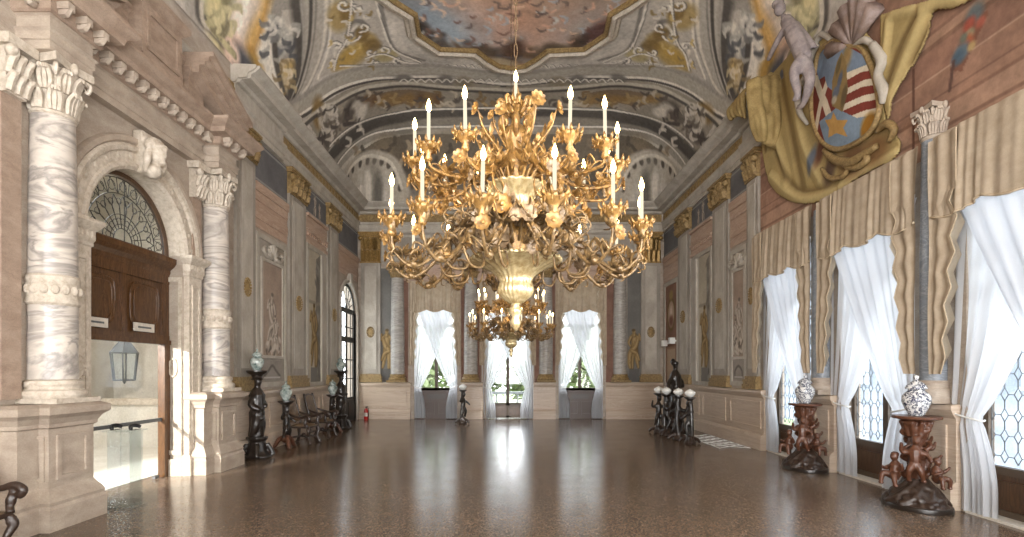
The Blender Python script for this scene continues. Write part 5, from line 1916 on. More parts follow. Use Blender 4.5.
def valance(side, c, half, ztop, zmid, zlow, label, group, depth, seed=0, jab=.36):
    r = random.Random(seed)
    t = thing('tan_valance', label, 'curtain', Wp(side, c, zlow, depth), 0, group, still=True)
    ns, nz = 96, 14
    rows = []
    ph = r.uniform(0, 6)
    def fold(u, k): return (math.sin(u * 47 + ph + 1.5 * math.sin(u * 7 + ph)) * .45 + math.sin(u * 23 + 1 + ph * 2) * .55) * (.012 + .018 * k) * (1 + .5 * math.sin(u * 9 + ph))
    inner = half * (1 - jab)
    for i in range(nz + 1):
        k = i / nz
        row = []
        for j in range(ns + 1):
            u = -1 + 2 * j / ns
            lowz = zmid - .10 * abs(math.cos(u * PI * 1.5)) - (.10 * max(0, abs(u) - .5))
            z = ztop + (lowz - ztop) * k
            row.append(Wp(side, c + u * half, z, depth + .04 + fold(u * 1.0, k) + .10 * math.sin(k * PI * .5) * .5))
        rows.append(row)
    M().strip(rows).build('pelmet', K['velvet'], t, smooth=True)
    m = M()
    m.tube([Vector(p) for p in rows[-1]], .018, 5)
    m.build('fringe', K['trimming'], t, smooth=True)
    for sg in (-1, 1):
        rows = []; edge = []
        n = 126
        for i in range(n + 1):
            k = i / n
            z = ztop - .06 + (zlow - ztop + .06) * k
            zig = abs(((k * 7.0) % 1) - .5) * 2                       # the stepped inner edge of the cascade
            w_ = (half - inner) * (1.08 - .46 * max(0, k - .4) / .6) * (1 if k < .24 else 1 - .24 * zig) 
            row = []
            for j in range(15):
                u = j / 14
                s = c + sg * (half - w_ * u)
                row.append(Wp(side, s, z, depth + .09 + .018 * math.sin(u * 12 + ph) + .010 * math.sin(z * 3)))
            rows.append(row); edge.append(row[-1])
        cs = M().strip(rows).build('cascade', K['velvet'], t, smooth=True)
        M().tube([Vector(p) for p in edge], .009, 5).build('braid', K['trimming'], cs, smooth=True)
        rows = []
        for i in range(n + 1):
            k = i / n
            z = ztop - .3 + (zlow + .12 - ztop + .3) * k
            zig = abs(((k * 7.0 + .5) % 1) - .5) * 2
            w0 = (half - inner) * (1.1 - .55 * max(0, k - .35) / .65)
            rows.append([Wp(side, c + sg * (half - w0 * (.45 + .5 * q) + sg * 0 - 0) - sg * (.10 * zig * q), z, depth + .05 + .015 * math.sin(q * 8)) for q in (0, .25, .5, .75, 1)])
        M().strip(rows).build('lining', K['lining'], t, smooth=True)
    return t


wn = ['far', 'middle', 'near']
for k, c in enumerate(WC[:3]):
    d = .05
    desc = ['farthest right window', 'middle right window', 'nearest right window'][k]
    for sg, q in ((1, 'tied to the far side'), (-1, 'tied to the near side')):
        sheer('R', c, 1.08, 4.5, sg, 'white sheer curtain %s, %s' % (q, desc), d + (.085 if sg < 0 else -.05), 1.28, 'white curtains of the right windows', .2, k * 2 + sg)
    valance('R', c, 1.2, 5.16, 4.10, 1.85, 'tan draped valance over the ' + desc, 'tan valances of the right windows', .14, 10 + k)
for k, c in enumerate(BC):
    desc = ['left', 'middle', 'right'][k] + ' window of the end wall'
    for sg, q in ((-1, 'tied to its left'), (1, 'tied to its right')):
        sheer('B', c, .86 if k != 1 else 1.0, 4.6, sg, 'white sheer curtain %s at the %s' % (q, desc), .05 + (.085 if sg > 0 else -.05), 1.22, 'white curtains of the end wall', .16, 20 + k * 2 + sg)
    valance('B', c, .99 if k != 1 else 1.1, 5.38, 4.28, 2.1, 'tan draped valance over the ' + desc, 'tan valances of the end wall', .12, 30 + k, .26)

# ---------------------------------------------------------------- outside
m = M().box(-14, 14, YB + 1.2, 60, -.6, -.5)
g = struct(m.build('ground_garden', m_stone('garden_green', rgb(150, 166, 120), rgb(120, 140, 96), 1, .9)))
t = thing('garden_balustrade', 'pale stone balustrade outside the middle end window', 'balustrade', (0, 24.6, -.5), still=True)
m = M()
for k in range(27):
    x = -6.5 + .5 * k
    m.lathe([(.05, .1), (.07, .3), (.03, .62), (.055, .78)], 8, (x, 24.6, 0))
m.box(-7, 7, 24.5, 24.7, -.5, .1).box(-7, 7, 24.48, 24.72, .78, .9)
m.build('balusters', K['bluegrey'], t, smooth=.6)
fol = m_stone('pale_foliage', rgb(186, 198, 160), rgb(140, 158, 112), 3, .9, bump=0)
rr = random.Random(3)
for k, (x, y, h, lb) in enumerate(((-4.6, 29, 5.2, 'green garden tree behind the left end window'), (-1.6, 33.5, 4.6, 'green garden tree left behind the middle end window'), (1.2, 35, 3.2, 'low green garden tree right behind the middle end window'), (4.6, 30, 5.0, 'green garden tree behind the right end window'))):
    t = thing('garden_tree', lb, 'tree', (x, y, -.5), 0, 'trees of the garden')
    M().tube([(0, 0, 0), (.1, 0, h * .4), (0, 0, h * .7)], [.16, .12, .06], 7, 3).build('trunk', K['frame'], t)
    m = M()
    for i in range(900):
        a, b = rr.uniform(0, 2 * PI), math.acos(rr.uniform(-1, 1))
        R_ = h * .40 * rr.uniform(.4, 1)
        m.leaf((R_ * math.sin(b) * math.cos(a), R_ * math.sin(b) * math.sin(a), h * .52 + R_ * math.cos(b)), (rr.uniform(-1, 1), rr.uniform(-1, 1), rr.uniform(-1, .6)), (0, 0, 1), .5, .18, .4, 3)
    m.build('foliage', fol, t)
t = thing('exterior_palace', 'pale palace facade across the water outside the right windows', 'building', (22, 4, -4), still=True)
m = M().box(22, 23, -14, 70, -5, 11)
m.build('facade', m_stone('facade_plaster', rgb(128, 134, 142), rgb(104, 112, 122), .6, .9), t)
for k in range(21):
    for z in (-2.4, 1.2, 5.2):
        y = -11 + 3.6 * k
        m = M().box(21.9, 22, y - .75, y + .75, z, z + 2.2).box(21.86, 22, y - .85, y + .85, z - .15, z)
        m.build('window', K['bluegrey'], t)

# ---------------------------------------------------------------- carved stands, vases, chairs
def person_blob(m, P, s=1.0, rot=0, off=(0, 0, 0), fat=1.0):         # a small carved figure from joint positions, one skin
    Rm = Matrix.Rotation(rot, 3, 'Z')
    g = lambda k: (Rm @ Vector(P[k])) * s + Vector(off)
    T = lambda ks, rs: m.tube([g(k) for k in ks], [r * s * fat for r in rs], 8, 4)
    T(['hip', 'belly', 'chest', 'neck'], [.10, .095, .115, .05])
    for sd in 'lr':
        T(['hip', 'knee' + sd, 'foot' + sd], [.085, .06, .035])
        T(['chest', 'elbow' + sd, 'hand' + sd], [.075, .045, .03])
        m.ball(g('foot' + sd), (.05 * s, .07 * s, .035 * s), 8, 6)
        m.ball(g('hand' + sd), .035 * s, 7, 5)
    h = g('head')
    m.ball(h, (.078 * s, .085 * s, .10 * s), 12, 9)
    f = Rm @ Vector((0, -1, 0))
    m.ball(h + f * .08 * s + Vector((0, 0, -.01 * s)), .022 * s, 6, 4)
    m.ball(h - f * .02 * s + Vector((0, 0, .05 * s)), (.085 * s, .085 * s, .065 * s), 10, 7)
    T(['neck', 'head'], [.045, .045])


PUTTO = dict(hip=(0, 0, .42), belly=(0, -.02, .52), chest=(0, 0, .66), neck=(0, 0, .77), head=(.02, -.02, .87), kneel=(-.09, -.10, .26), footl=(-.10, 0, .04), kneer=(.10, -.06, .24), footr=(.14, .02, .04),
             elbowl=(-.2, -.04, .62), handl=(-.22, -.12, .8), elbowr=(.2, -.02, .58), handr=(.26, -.12, .48))
SIT = dict(hip=(0, 0, .14), belly=(0, -.02, .26), chest=(0, 0, .40), neck=(0, 0, .50), head=(0, -.03, .60), kneel=(-.12, -.2, .22), footl=(-.14, -.24, .0), kneer=(.12, -.2, .2), footr=(.16, -.2, -.02),
           elbowl=(-.18, -.06, .32), handl=(-.14, -.2, .36), elbowr=(.18, -.04, .34), handr=(.24, -.14, .46))

VS = thing('carved_vase_stand', 'carved brown stand of climbing putti by the middle right window, farther of the pair', 'stand', (0, 0, 0), 0, 'carved putti stands by the right windows')
m = M()
m.lathe([(.40, 0), (.41, .05), (.36, .09)], 28, sx=.86, sy=1.08)
for k in range(46):
    a = random.uniform(0, 2 * PI); q = random.random()
    R_ = .37 * (1 - q * .75)
    m.ball((.9 * R_ * math.cos(a), 1.08 * R_ * math.sin(a), .06 + .30 * q), (random.uniform(.05, .10), random.uniform(.05, .10), random.uniform(.04, .07)), 8, 6)
for k in range(9):
    a = 2 * PI * k / 9
    m.tube([(.35 * math.cos(a), .35 * math.sin(a), .06), (.28 * math.cos(a + .5), .28 * math.sin(a + .5), .17), (.16 * math.cos(a + .9), .16 * math.sin(a + .9), .30), (.1 * math.cos(a + 1.2), .1 * math.sin(a + 1.2), .4)], [.05, .055, .05, .04], 7, 4)
m.ball((0, 0, .14), (.28, .32, .2))
link('rocky_base', carved(m, 'rocky_base', K['rockwood'], .016), VS)
M().lathe([(.415, 0), (.42, .02), (.415, .06), (.40, .07)], 32, sx=.87, sy=1.09).build('plinth', K['ebony'], VS, smooth=.5)
m = M()
m.tube([(.02, 0, .30), (.06, .03, .55), (-.02, .02, .8), (.02, 0, 1.0), (0, 0, 1.20)], [.13, .10, .09, .10, .14], 10, 5)
for k in range(18):
    a = k * 2.4; z = .35 + .045 * k
    m.tube([(.09 * math.cos(a), .09 * math.sin(a), z), (.16 * math.cos(a + .4), .16 * math.sin(a + .4), z + .06), (.13 * math.cos(a + .9), .13 * math.sin(a + .9), z + .13)], [.03, .04, .015], 6, 3)
for k in range(10):
    a = 2 * PI * k / 10
    m.tube([(.10 * math.cos(a), .10 * math.sin(a), .98), (.13 * math.cos(a), .13 * math.sin(a), 1.1), (.18 * math.cos(a), .18 * math.sin(a), 1.2)], [.035, .04, .03], 6, 3)
for a, z in ((.3, .86), (.8, .7), (-.3, .62)):                        # broken twigs on the wall side
    m.tube([(.1, 0, z), (.2 * math.cos(a) + .05, .2 * math.sin(a), z + .05), (.3 * math.cos(a), .3 * math.sin(a), z + .12)], [.03, .028, .02], 6, 3)
link('trunk', carved(m, 'trunk', K['boxwood'], .014), VS)
for P_, s_, rt, of in ((PUTTO, .66, -.7, (-.13, -.14, .37)), (SIT, .62, -1.3, (-.28, .02, .33)), (SIT, .55, .3, (.08, -.24, .34)), (PUTTO, .5, 1.9, (.15, .06, .5))):
    m = M(); person_blob(m, P_, s_, rt, of, 1.1)
    link('putto', carved(m, 'putto', K['boxwood'], .009), VS)
M().lathe([(.10, 1.18), (.16, 1.2), (.22, 1.22), (.285, 1.235), (.29, 1.255), (.28, 1.27), (.0, 1.27)], 28).build('round_top', K['boxwood'], VS, smooth=.5)
VPOS = [(5.72, 9.98), (5.70, 7.24)]
VS.location = (*VPOS[0], 0)
again(VS, (*VPOS[1], 0), 'carved brown stand of climbing putti before the nearest right pier, nearer of the pair', .0)


def jar(label, s, matn, loc, group):
    t = thing('lidded_jar', label, 'jar', loc, 0, group)
    M().lathe([(p * s, z * s) for p, z in ((.09, 0), (.10, .02), (.15, .12), (.185, .22), (.18, .30), (.13, .36), (.105, .38), (.105, .41))], 28).build('body', K[matn], t, smooth=True)
    l = M().lathe([(p * s, z * s) for p, z in ((.135, .405), (.14, .42), (.125, .46), (.07, .51), (.03, .53), (.022, .55), (.035, .57), (.03, .60), (.0, .62))], 24).build('lid', K[matn], t, smooth=True)
    return t


J = jar('blue and white lidded jar on the farther carved putti stand', .92, 'porcelain', (*VPOS[0], 1.27), 'blue and white jars by the right windows')
again(J, (*VPOS[1], 1.27), 'blue and white lidded jar on the nearer carved putti stand', 1.2)

# left wall: tall dark figures and small stands, each under a jar
STAND = dict(hip=(0, 0, .98), belly=(0, -.02, 1.12), chest=(0, 0, 1.36), neck=(0, 0, 1.52), head=(0, -.03, 1.66), kneel=(-.12, -.08, .72), footl=(-.12, .02, .46), kneer=(.11, -.02, .72), footr=(.13, .04, .46),
             elbowl=(-.19, -.02, 1.16), handl=(-.10, -.17, 1.05), elbowr=(.18, .0, 1.18), handr=(.08, -.17, 1.12))
TF = thing('dark_statue_stand', 'tall black carved figure on a pedestal, nearest on the left wall', 'statue', (0, 0, 0), 0, 'tall dark statues of the left wall')
m = M(); person_blob(m, STAND, 1.0, 0, (0, 0, 0), 1.5)
m.tube([(0, 0, 1.0), (0, .02, .7), (0, .03, .46)], [.17, .15, .17], 10, 3)
m.tube([(-.1, .02, 1.0), (.0, -.1, .86), (.12, 0, .9)], [.07, .09, .07], 8, 3)
m.tube([(.02, .1, .46), (.03, .1, .9), (0, .06, 1.3)], [.09, .08, .06], 8, 3)
link('carved_figure', carved(m, 'carved_figure', K['ebony'], .02), TF)
M().lathe([(.14, 1.70), (.10, 1.74), (.12, 1.80), (.2, 1.85), (.22, 1.88), (.22, 1.90)], 20).build('top', K['ebony'], TF, smooth=.5)
m = M().lathe([(.30, 0), (.30, .05), (.24, .08), (.2, .14), (.17, .36), (.22, .40), (.23, .46)], 8)
for k in range(4):
    a = PI / 4 + k * PI / 2
    m.tube([(.2 * math.cos(a), .2 * math.sin(a), .3), (.28 * math.cos(a), .28 * math.sin(a), .16), (.33 * math.cos(a), .33 * math.sin(a), .04)], [.05, .05, .05], 7, 3)
link('pedestal', carved(m, 'pedestal', K['ebony'], .018), TF)
TF.location = (-5.46, 11.36, 0); TF.rotation_euler = (0, 0, 1.2)
again(TF, (-5.40, 16.9, 0), 'tall black carved figure on a pedestal, beside the arched garden door', 1.2)

SS = thing('small_vase_stand', 'low dark twisted stand with reddish feet, before the armchairs', 'stand', (0, 0, 0), 0, 'low dark stands of the left wall')
m = M()
for k in range(3):
    a = 2 * PI * k / 3
    m.tube([(.05 * math.cos(a), .05 * math.sin(a), .28), (.17 * math.cos(a), .17 * math.sin(a), .2), (.26 * math.cos(a), .26 * math.sin(a), .05), (.33 * math.cos(a), .33 * math.sin(a), .04)], [.05, .06, .05, .03], 7, 4)
m.ball((0, 0, .22), .11)
link('tripod_foot', carved(m, 'tripod_foot', K['boxwood'], .016), SS)
m = M()
person_blob(m, PUTTO, .8, 0, (0, 0, .24), 1.0)
m.tube([(0, .04, .28), (.03, .05, .6), (0, 0, 1.1)], [.06, .06, .09], 8, 4)
link('carved_stem', carved(m, 'carved_stem', K['ebony'], .016), SS)
M().lathe([(.08, 1.06), (.15, 1.1), (.19, 1.13), (.19, 1.16), (0, 1.16)], 20).build('top', K['ebony'], SS, smooth=.5)
SS.location = (-5.42, 12.75, 0); SS.rotation_euler = (0, 0, 1.2)
again(SS, (-5.40, 16.1, 0), 'low dark twisted stand between the far armchair and the tall figure', 1.9)
J = jar('pale green jar on the nearest tall black figure of the left wall', .78, 'celadon', (-5.46, 11.36, 1.90), 'pale jars of the left wall')
again(J, (-5.40, 16.9, 1.90), 'pale jar on the tall black figure beside the arched garden door', .8)
again(J, (-5.42, 12.75, 1.16), 'pale green jar on the low stand before the armchairs', 1.5)
again(J, (-5.40, 16.1, 1.16), 'pale jar on the low stand beyond the armchairs', 2.2)

# carved armchairs
CH = thing('carved_armchair', 'carved dark armchair with worn leather back, nearer of the pair by the left wall', 'chair', (0, 0, 0), 0, 'carved armchairs of the left wall')
lea = m_stone('worn_brown_leather', rgb(138, 116, 92), rgb(94, 76, 58), 5, .55)
m = M()
m.box(-.27, .27, -.27, .27, .42, .47)
m.build('seat_rail', K['rockwood'], CH)
M().strip([[(x, y, .47 + .05 * (1 - (x / .27) ** 4) * (1 - (y / .27) ** 4)) for x in np.linspace(-.27, .27, 9)] for y in np.linspace(-.27, .27, 9)]).build('seat', lea, CH, smooth=True)
rows = []
for i in range(11):
    k = i / 10
    z = .56 + .60 * k
    rows.append([(x, .24 + .14 * k - .03 * (1 - (x / .26) ** 4) * math.sin(PI * k), z + (.04 * (1 - (x / .26) ** 2) if i == 10 else 0)) for x in np.linspace(-.26, .26, 9)])
m = M().strip(rows)
m.strip([[(x, y + .05, z) for x, y, z in r] for r in rows])
m.build('backrest', lea, CH, smooth=True)
m = M()
for s in (-1, 1):
    m.tube([(s * .27, .24, .42), (s * .27, .25, .6), (s * .275, .35, 1.02), (s * .27, .40, 1.20)], [.028, .028, .026, .03], 7, 3)
    m.ball((s * .27, .405, 1.22), .035, 7, 5)
m.tube([(-.27, .4, 1.17), (0, .41, 1.22), (.27, .4, 1.17)], [.025, .03, .025], 7, 4)
m.build('back_frame', K['rockwood'], CH, smooth=True)
for s in (-1, 1):
    m = M()
    m.tube([(s * .28, .27, .80), (s * .31, .12, .74), (s * .33, -.08, .69), (s * .33, -.24, .73), (s * .33, -.33, .68), (s * .33, -.30, .62), (s * .33, -.26, .66)], [.028, .034, .036, .04, .045, .04, .02], 8, 5)
    m.tube([(s * .28, -.25, .45), (s * .32, -.20, .55), (s * .32, -.24, .68)], [.04, .035, .035], 8, 4)
    m.ball((s * .32, -.215, .57), (.05, .05, .07), 8, 6)
    link('arm', carved(m, 'arm', K['rockwood'], .014), CH)
    for y, tw in ((-.25, -1), (.25, 1)):
        m = M().tube([(s * .25, y, .44), (s * .28, y + tw * .03, .34), (s * .23, y, .2), (s * .27, y + tw * .05, .05)], [.042, .05, .034, .045], 8, 5)
        m.ball((s * .27, y + tw * .06, .035), (.05, .06, .035), 8, 6); m.ball((s * .27, y + tw * .02, .37), .05, 8, 6)
        link('leg', carved(m, 'leg', K['rockwood'], .014), CH)
m = M().tube([(-.24, -.24, .17), (-.08, -.06, .2), (.08, .06, .2), (.24, .24, .17)], .026, 7, 4).tube([(.24, -.24, .17), (.08, -.06, .2), (-.08, .06, .2), (-.24, .24, .17)], .026, 7, 4)
m.ball((0, 0, .22), .06, 8, 6)
m.build('stretcher', K['rockwood'], CH, smooth=True)
CH.location = (-5.30, 13.55, 0); CH.rotation_euler = (0, 0, PI / 2 - .12)
again(CH, (-5.28, 14.85, 0), 'carved dark armchair with worn leather back, farther of the pair by the left wall', PI / 2 - .05)
again(CH, (-5.29, 5.0, 0), 'carved dark armchair cut off at the lower left corner, only an arm showing', PI / 2)

# the dark statue group by the right wall
WR = dict(hip=(0, 0, 1.30), belly=(.02, -.02, 1.45), chest=(.0, 0, 1.72), neck=(0, 0, 1.9), head=(-.02, -.02, 2.06), kneel=(-.14, -.10, .98), footl=(-.14, .02, .66), kneer=(.12, -.02, .98), footr=(.15, .05, .66),
          elbowl=(-.3, -.02, 1.5), handl=(-.36, -.16, 1.32), elbowr=(.28, .02, 1.56), handr=(.18, -.14, 1.4))
t = thing('warrior_statue', 'tall black statue of a helmeted warrior standing by the right wall', 'statue', (5.16, 15.95, 0), .5)
m = M(); person_blob(m, WR, 1.0, 0, (0, 0, 0), 1.6)
m.ball((-.02, 0, 2.12), (.12, .13, .08), 10, 7)
m.tube([(-.02, .02, 2.16), (-.02, .08, 2.22), (-.02, .17, 2.14)], [.05, .06, .03], 8, 4)
m.tube([(0, .02, 1.3), (0, .03, .9), (0, .03, .66)], [.2, .19, .2], 10, 3)
m.tube([(-.14, 0, 1.35), (0, -.12, 1.2), (.16, 0, 1.3)], [.09, .12, .09], 8, 3); m.tube([(.05, .1, .66), (.06, .1, 1.3)], .11, 8, 3)
link('carved_figure', carved(m, 'carved_figure', K['ebony'], .022), t)
M().tube([(-.62, -.3, 1.05), (-.36, -.17, 1.32), (-.1, -.05, 1.6)], .022, 6).build('club', K['ebony'], t)
m = M().lathe([(.34, 0), (.36, .08), (.3, .14)], 20)
m.lathe([(.26, .1), (.2, .4), (.28, .66)], 12)
for k in range(30):
    a = random.uniform(0, 2 * PI); z = random.uniform(.06, .6)
    m.ball((.27 * math.cos(a), .27 * math.sin(a), z), random.uniform(.06, .12), 8, 6)
link('rocky_base', carved(m, 'rocky_base', K['rockwood'], .022), t)
FS = thing('figure_stand', 'slim dark figure stand, leftmost of four before the warrior statue', 'stand', (0, 0, 0), 0, 'slim dark figure stands by the right wall')
m = M(); person_blob(m, PUTTO, .95, 0, (0, 0, .22), .95)
m.tube([(0, .05, .2), (.03, .06, .6), (0, .02, 1.16)], [.06, .055, .05], 8, 4)
link('carved_figure', carved(m, 'carved_figure', K['ebony'], .016), FS)
m = M().lathe([(.14, 0), (.16, .04), (.10, .12), (.09, .24)], 14)
for k in range(3):
    a = 2 * PI * k / 3 + .5
    m.tube([(.08 * math.cos(a), .08 * math.sin(a), .16), (.2 * math.cos(a), .2 * math.sin(a), .12), (.29 * math.cos(a), .29 * math.sin(a), .03)], [.05, .05, .04], 7, 3)
link('tripod_foot', carved(m, 'tripod_foot', K['rockwood'], .016), FS)
M().lathe([(.05, 1.12), (.12, 1.17), (.15, 1.19), (.15, 1.21), (0, 1.21)], 18).build('top', K['ebony'], FS, smooth=.5)
CUP = thing('white_cup', 'rounded white porcelain cup on the leftmost slim figure stand', 'cup', (0, 0, 0), 0, 'white cups on the slim stands')
M().lathe([(.06, 0), (.08, .02), (.13, .07), (.14, .11), (.12, .15), (.06, .19), (.02, .20), (.0, .22)], 20).build('body', K['chinawhite'], CUP, smooth=True)
fp = [((658.5, 433), 'leftmost of four before the warrior statue', .2), ((666.5, 436), 'second from left of four before the warrior statue', 1.4), ((678.5, 440), 'third from left of four before the warrior statue', 2.6), ((690, 444), 'rightmost of four before the warrior statue', 3.9)]
for k, ((x, y), lb, rz) in enumerate(fp):
    Y = HC * FPX / (y - VY); X = (x - VX) * Y / FPX
    if k == 0:
        FS.location = (X, Y, 0); CUP.location = (X, Y, 1.21); FS['label'] = 'slim dark figure stand, ' + lb
    else:
        again(FS, (X, Y, 0), 'slim dark figure stand, ' + lb, rz)
        again(CUP, (X, Y, 1.21), 'rounded white porcelain cup on the ' + lb.split(' of four')[0] + ' slim figure stand', rz)
again(FS, (-1.58, 18.6, 0), 'slim dark figure stand before the left end window', 1.0)
again(CUP, (-1.58, 18.6, 1.21), 'white cup on the lone slim stand before the left end window', 1.0)
# thin white lattice laid flat on the floor by the wall
t = thing('floor_lattice', 'low white lattice of cords on the floor beside the statue group', 'barrier', (5.6, 14.0, 0), still=True)
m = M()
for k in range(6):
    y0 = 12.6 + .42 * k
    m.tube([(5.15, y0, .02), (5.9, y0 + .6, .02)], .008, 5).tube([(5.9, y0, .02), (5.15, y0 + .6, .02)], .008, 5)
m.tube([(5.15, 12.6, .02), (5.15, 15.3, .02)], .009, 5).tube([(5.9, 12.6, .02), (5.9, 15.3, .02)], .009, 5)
m.build('strips', K['chinawhite'], t)
# fire extinguisher
t = thing('fire_extinguisher', 'small red fire extinguisher in the left corner by the end wall', 'fire extinguisher', (-5.42, 20.0, 0))
M().lathe([(.075, 0), (.085, .02), (.085, .36), (.06, .42), (.03, .44)], 18).build('cylinder', K['red'], t, smooth=.6)
M().tube([(0, 0, .43), (0, 0, .5)], .022, 8).tube([(-.02, -.02, .5), (.08, -.06, .52)], .012, 6).tube([(-.02, -.02, .47), (.08, -.06, .46)], .012, 6).build('valve', K['plastic'], t)
M().tube([(0, -.02, .47), (.1, -.04, .44), (.11, -.05, .3), (.095, -.04, .12)], .012, 6, 4).build('hose', K['plastic'], t)
M().lathe([(.0868, .14), (.0868, .28)], 18, a0=-2.6, a1=-.5).build('instruction_label', K['offwhite'], t)

# ---------------------------------------------------------------- chandeliers
goldglass = m_stone('amber_gilt_glass', rgb(196, 152, 88), rgb(92, 64, 32), 22, .3, (1, 1, 1), .3, .2, .35, .6)
palegold = m_stone('pale_gilt_glass', rgb(220, 204, 160), rgb(164, 138, 90), 20, .22, (1, 1, 1), .2, .1, .4, .6)
duskgold = m_stone('dusky_gilt_glass', rgb(168, 136, 90), rgb(72, 54, 34), 24, .3, (1, 1, 1), .3, .2, .3, .6)
smoke = m_stone('smoky_glass_petals', rgb(168, 146, 118), rgb(104, 82, 58), 26, .35, (1, 1, 1), .2, .15, .2, .6)
wax = m_glow('glowing_wax', rgb(255, 240, 208), 1.0)  # candle body made to glow by itself
flame_m = m_glow('candle_flame', rgb(255, 214, 140), 26)


def zpx(y): return HC + (VY - y) / 124.4


ZH = 0.0                                                             # local heights are heights above the floor
CHD = thing('chandelier', 'great gilt glass chandelier in the foreground, many lit candles', 'chandelier', (0, 0, 0), 0, 'gilt glass chandeliers')


def meshes():
    D = {}
    # arm of the lower ring, lying in the xz plane
    m = M()
    m.tube([(.10, 0, 2.92), (.24, 0, 3.06), (.38, 0, 3.06), (.54, 0, 2.90), (.70, 0, 2.72), (.84, 0, 2.64), (.95, 0, 2.70), (.995, 0, 2.79), (1.0, 0, 2.86)], [.013, .015, .013, .015, .016, .015, .012, .012, .014], 7, 5)
    m.tube([(.62, 0, 2.80), (.56, .02, 2.66), (.44, .03, 2.66), (.42, .02, 2.76), (.48, .0, 2.78)], [.009, .011, .010, .008, .004], 6, 5)
    m.tube([(.40, 0, 3.05), (.52, -.02, 3.12), (.6, -.02, 3.06), (.56, -.01, 2.99)], [.008, .010, .008, .004], 6, 5)
    for r, z in ((.54, 2.9), (.84, 2.66)):
        m.ball((r, 0, z), (.034, .034, .03), 8, 6)
    for k in range(5):                                              # curling tendrils along the arm
        x, z = ((.30, 3.07), (.46, 2.98), (.62, 2.80), (.78, 2.67), (.92, 2.67))[k]
        for sd in (-1, 1):
            m.tube([(x, 0, z), (x + .02, sd * .05, z + .06), (x + .07, sd * .085, z + .08), (x + .10, sd * .07, z + .03), (x + .07, sd * .055, z + .02)], [.008, .009, .008, .007, .003], 5, 4)
    D['armA'] = m.mesh('arm', duskgold, True)
    m = M()
    m.tube([(.08, 0, 3.34), (.18, 0, 3.52), (.30, 0, 3.50), (.42, 0, 3.38), (.56, 0, 3.32), (.70, 0, 3.32), (.78, 0, 3.34), (.80, 0, 3.39)], [.012, .013, .013, .014, .014, .013, .012, .012], 7, 5)
    m.tube([(.42, 0, 3.38), (.40, .02, 3.26), (.30, .03, 3.24), (.27, .02, 3.33), (.32, 0, 3.36)], [.008, .010, .009, .008, .004], 6, 5)
    m.ball((.56, 0, 3.32), (.032, .032, .028), 8, 6)
    for k in range(4):
        x, z = ((.22, 3.5), (.36, 3.44), (.5, 3.34), (.66, 3.32))[k]
        for sd in (-1, 1):
            m.tube([(x, 0, z), (x + .02, sd * .045, z + .06), (x + .06, sd * .075, z + .08), (x + .09, sd * .06, z + .03), (x + .06, sd * .05, z + .02)], [.007, .008, .007, .006, .003], 5, 4)
    D['armB'] = m.mesh('arm', goldglass, True)
    # drip cup with a ring of pointed drops, origin at the candle foot
    m = M()
    m.lathe([(.016, -.12), (.03, -.10), (.02, -.07), (.04, -.045), (.062, -.02), (.075, .0), (.07, .004), (.03, -.012), (.018, 0), (.018, .03), (0, .03)], 16, flute=8, amp=.05)
    for k in range(10):
        a = 2 * PI * k / 10
        d = Vector((math.cos(a), math.sin(a), 0))
        m.tube([d * .068 + Vector((0, 0, -.005)), d * .088 + Vector((0, 0, .012)), d * .092 + Vector((0, 0, .04))], [.010, .012, .003], 5, 2)
        m.tube([d * .072 + Vector((0, 0, -.008)), d * .078 + Vector((0, 0, -.045))], [.008, .002], 5)
    D['cup'] = m.mesh('drip_cup', goldglass, True)
    D['candle'] = M().lathe([(.0125, .02), (.0125, .225), (.009, .23), (0, .23)], 10).mesh('candle', wax, True)
    D['flame'] = M().lathe([(.005, .23), (.016, .25), (.019, .27), (.011, .302), (0, .33)], 10).mesh('flame', flame_m, True)
    m = M()
    m.flower((0, 0, 0), (1, 0, .1), .052, 9)
    m.tube([(-.05, 0, -.06), (-.02, 0, -.03), (0, 0, 0)], .008, 5, 3)
    D['flower'] = m.mesh('flower', goldglass, True)
    m = M()
    m.flower((0, 0, 0), (1, 0, .1), .06, 8)
    D['flower2'] = m.mesh('flower', smoke, True)
    r = random.Random(4)
    for key, pth, mat_ in (('leafA', [(.3, 3.07), (.46, 2.98), (.62, 2.80), (.78, 2.68), (.92, 2.72), (.99, 2.85)], duskgold), ('leafB', [(.22, 3.51), (.36, 3.44), (.5, 3.34), (.66, 3.34), (.77, 3.46)], goldglass)):
        m = M()
        for i, (x, z) in enumerate(pth):
            for q in range(9):
                d = Vector((r.uniform(-1, 1), r.uniform(-1.3, 1.3), r.uniform(-.7, 1)))
                m.leaf((x, 0, z), d, (0, 0, 1), r.uniform(.07, .13), r.uniform(.016, .026), r.uniform(.3, 1.0), 4)
        D[key] = m.mesh('leaves', mat_, True)
    # sprays: a bent stem with leaves at local origin, flower carried separately
    m = M()
    m.tube([(0, 0, 0), (.10, 0, .10), (.2, 0, .2), (.25, 0, .32)], [.012, .010, .008, .006], 6, 4)
    for q in range(7):
        t = q / 7
        m.leaf((.25 * t, 0, .28 * t), (r.uniform(-.4, 1), r.uniform(-1.2, 1.2), r.uniform(0, 1)), (0, 0, 1), r.uniform(.07, .12), .02, .6, 4)
    D['spray'] = m.mesh('flower_spray', goldglass, True)
    m = M()
    m.tube([(0, 0, 0), (.14, 0, .05), (.28, 0, .02), (.36, 0, -.06)], [.012, .012, .010, .006], 6, 4)
    for q in range(9):
        t = q / 9
        m.leaf((.34 * t, 0, .05 * math.sin(t * PI)), (r.uniform(-.4, 1), r.uniform(-1.2, 1.2), r.uniform(-.6, .8)), (0, 0, 1), r.uniform(.08, .13), .024, .7, 4)
    D['low'] = m.mesh('flower_spray', smoke, True)
    return D


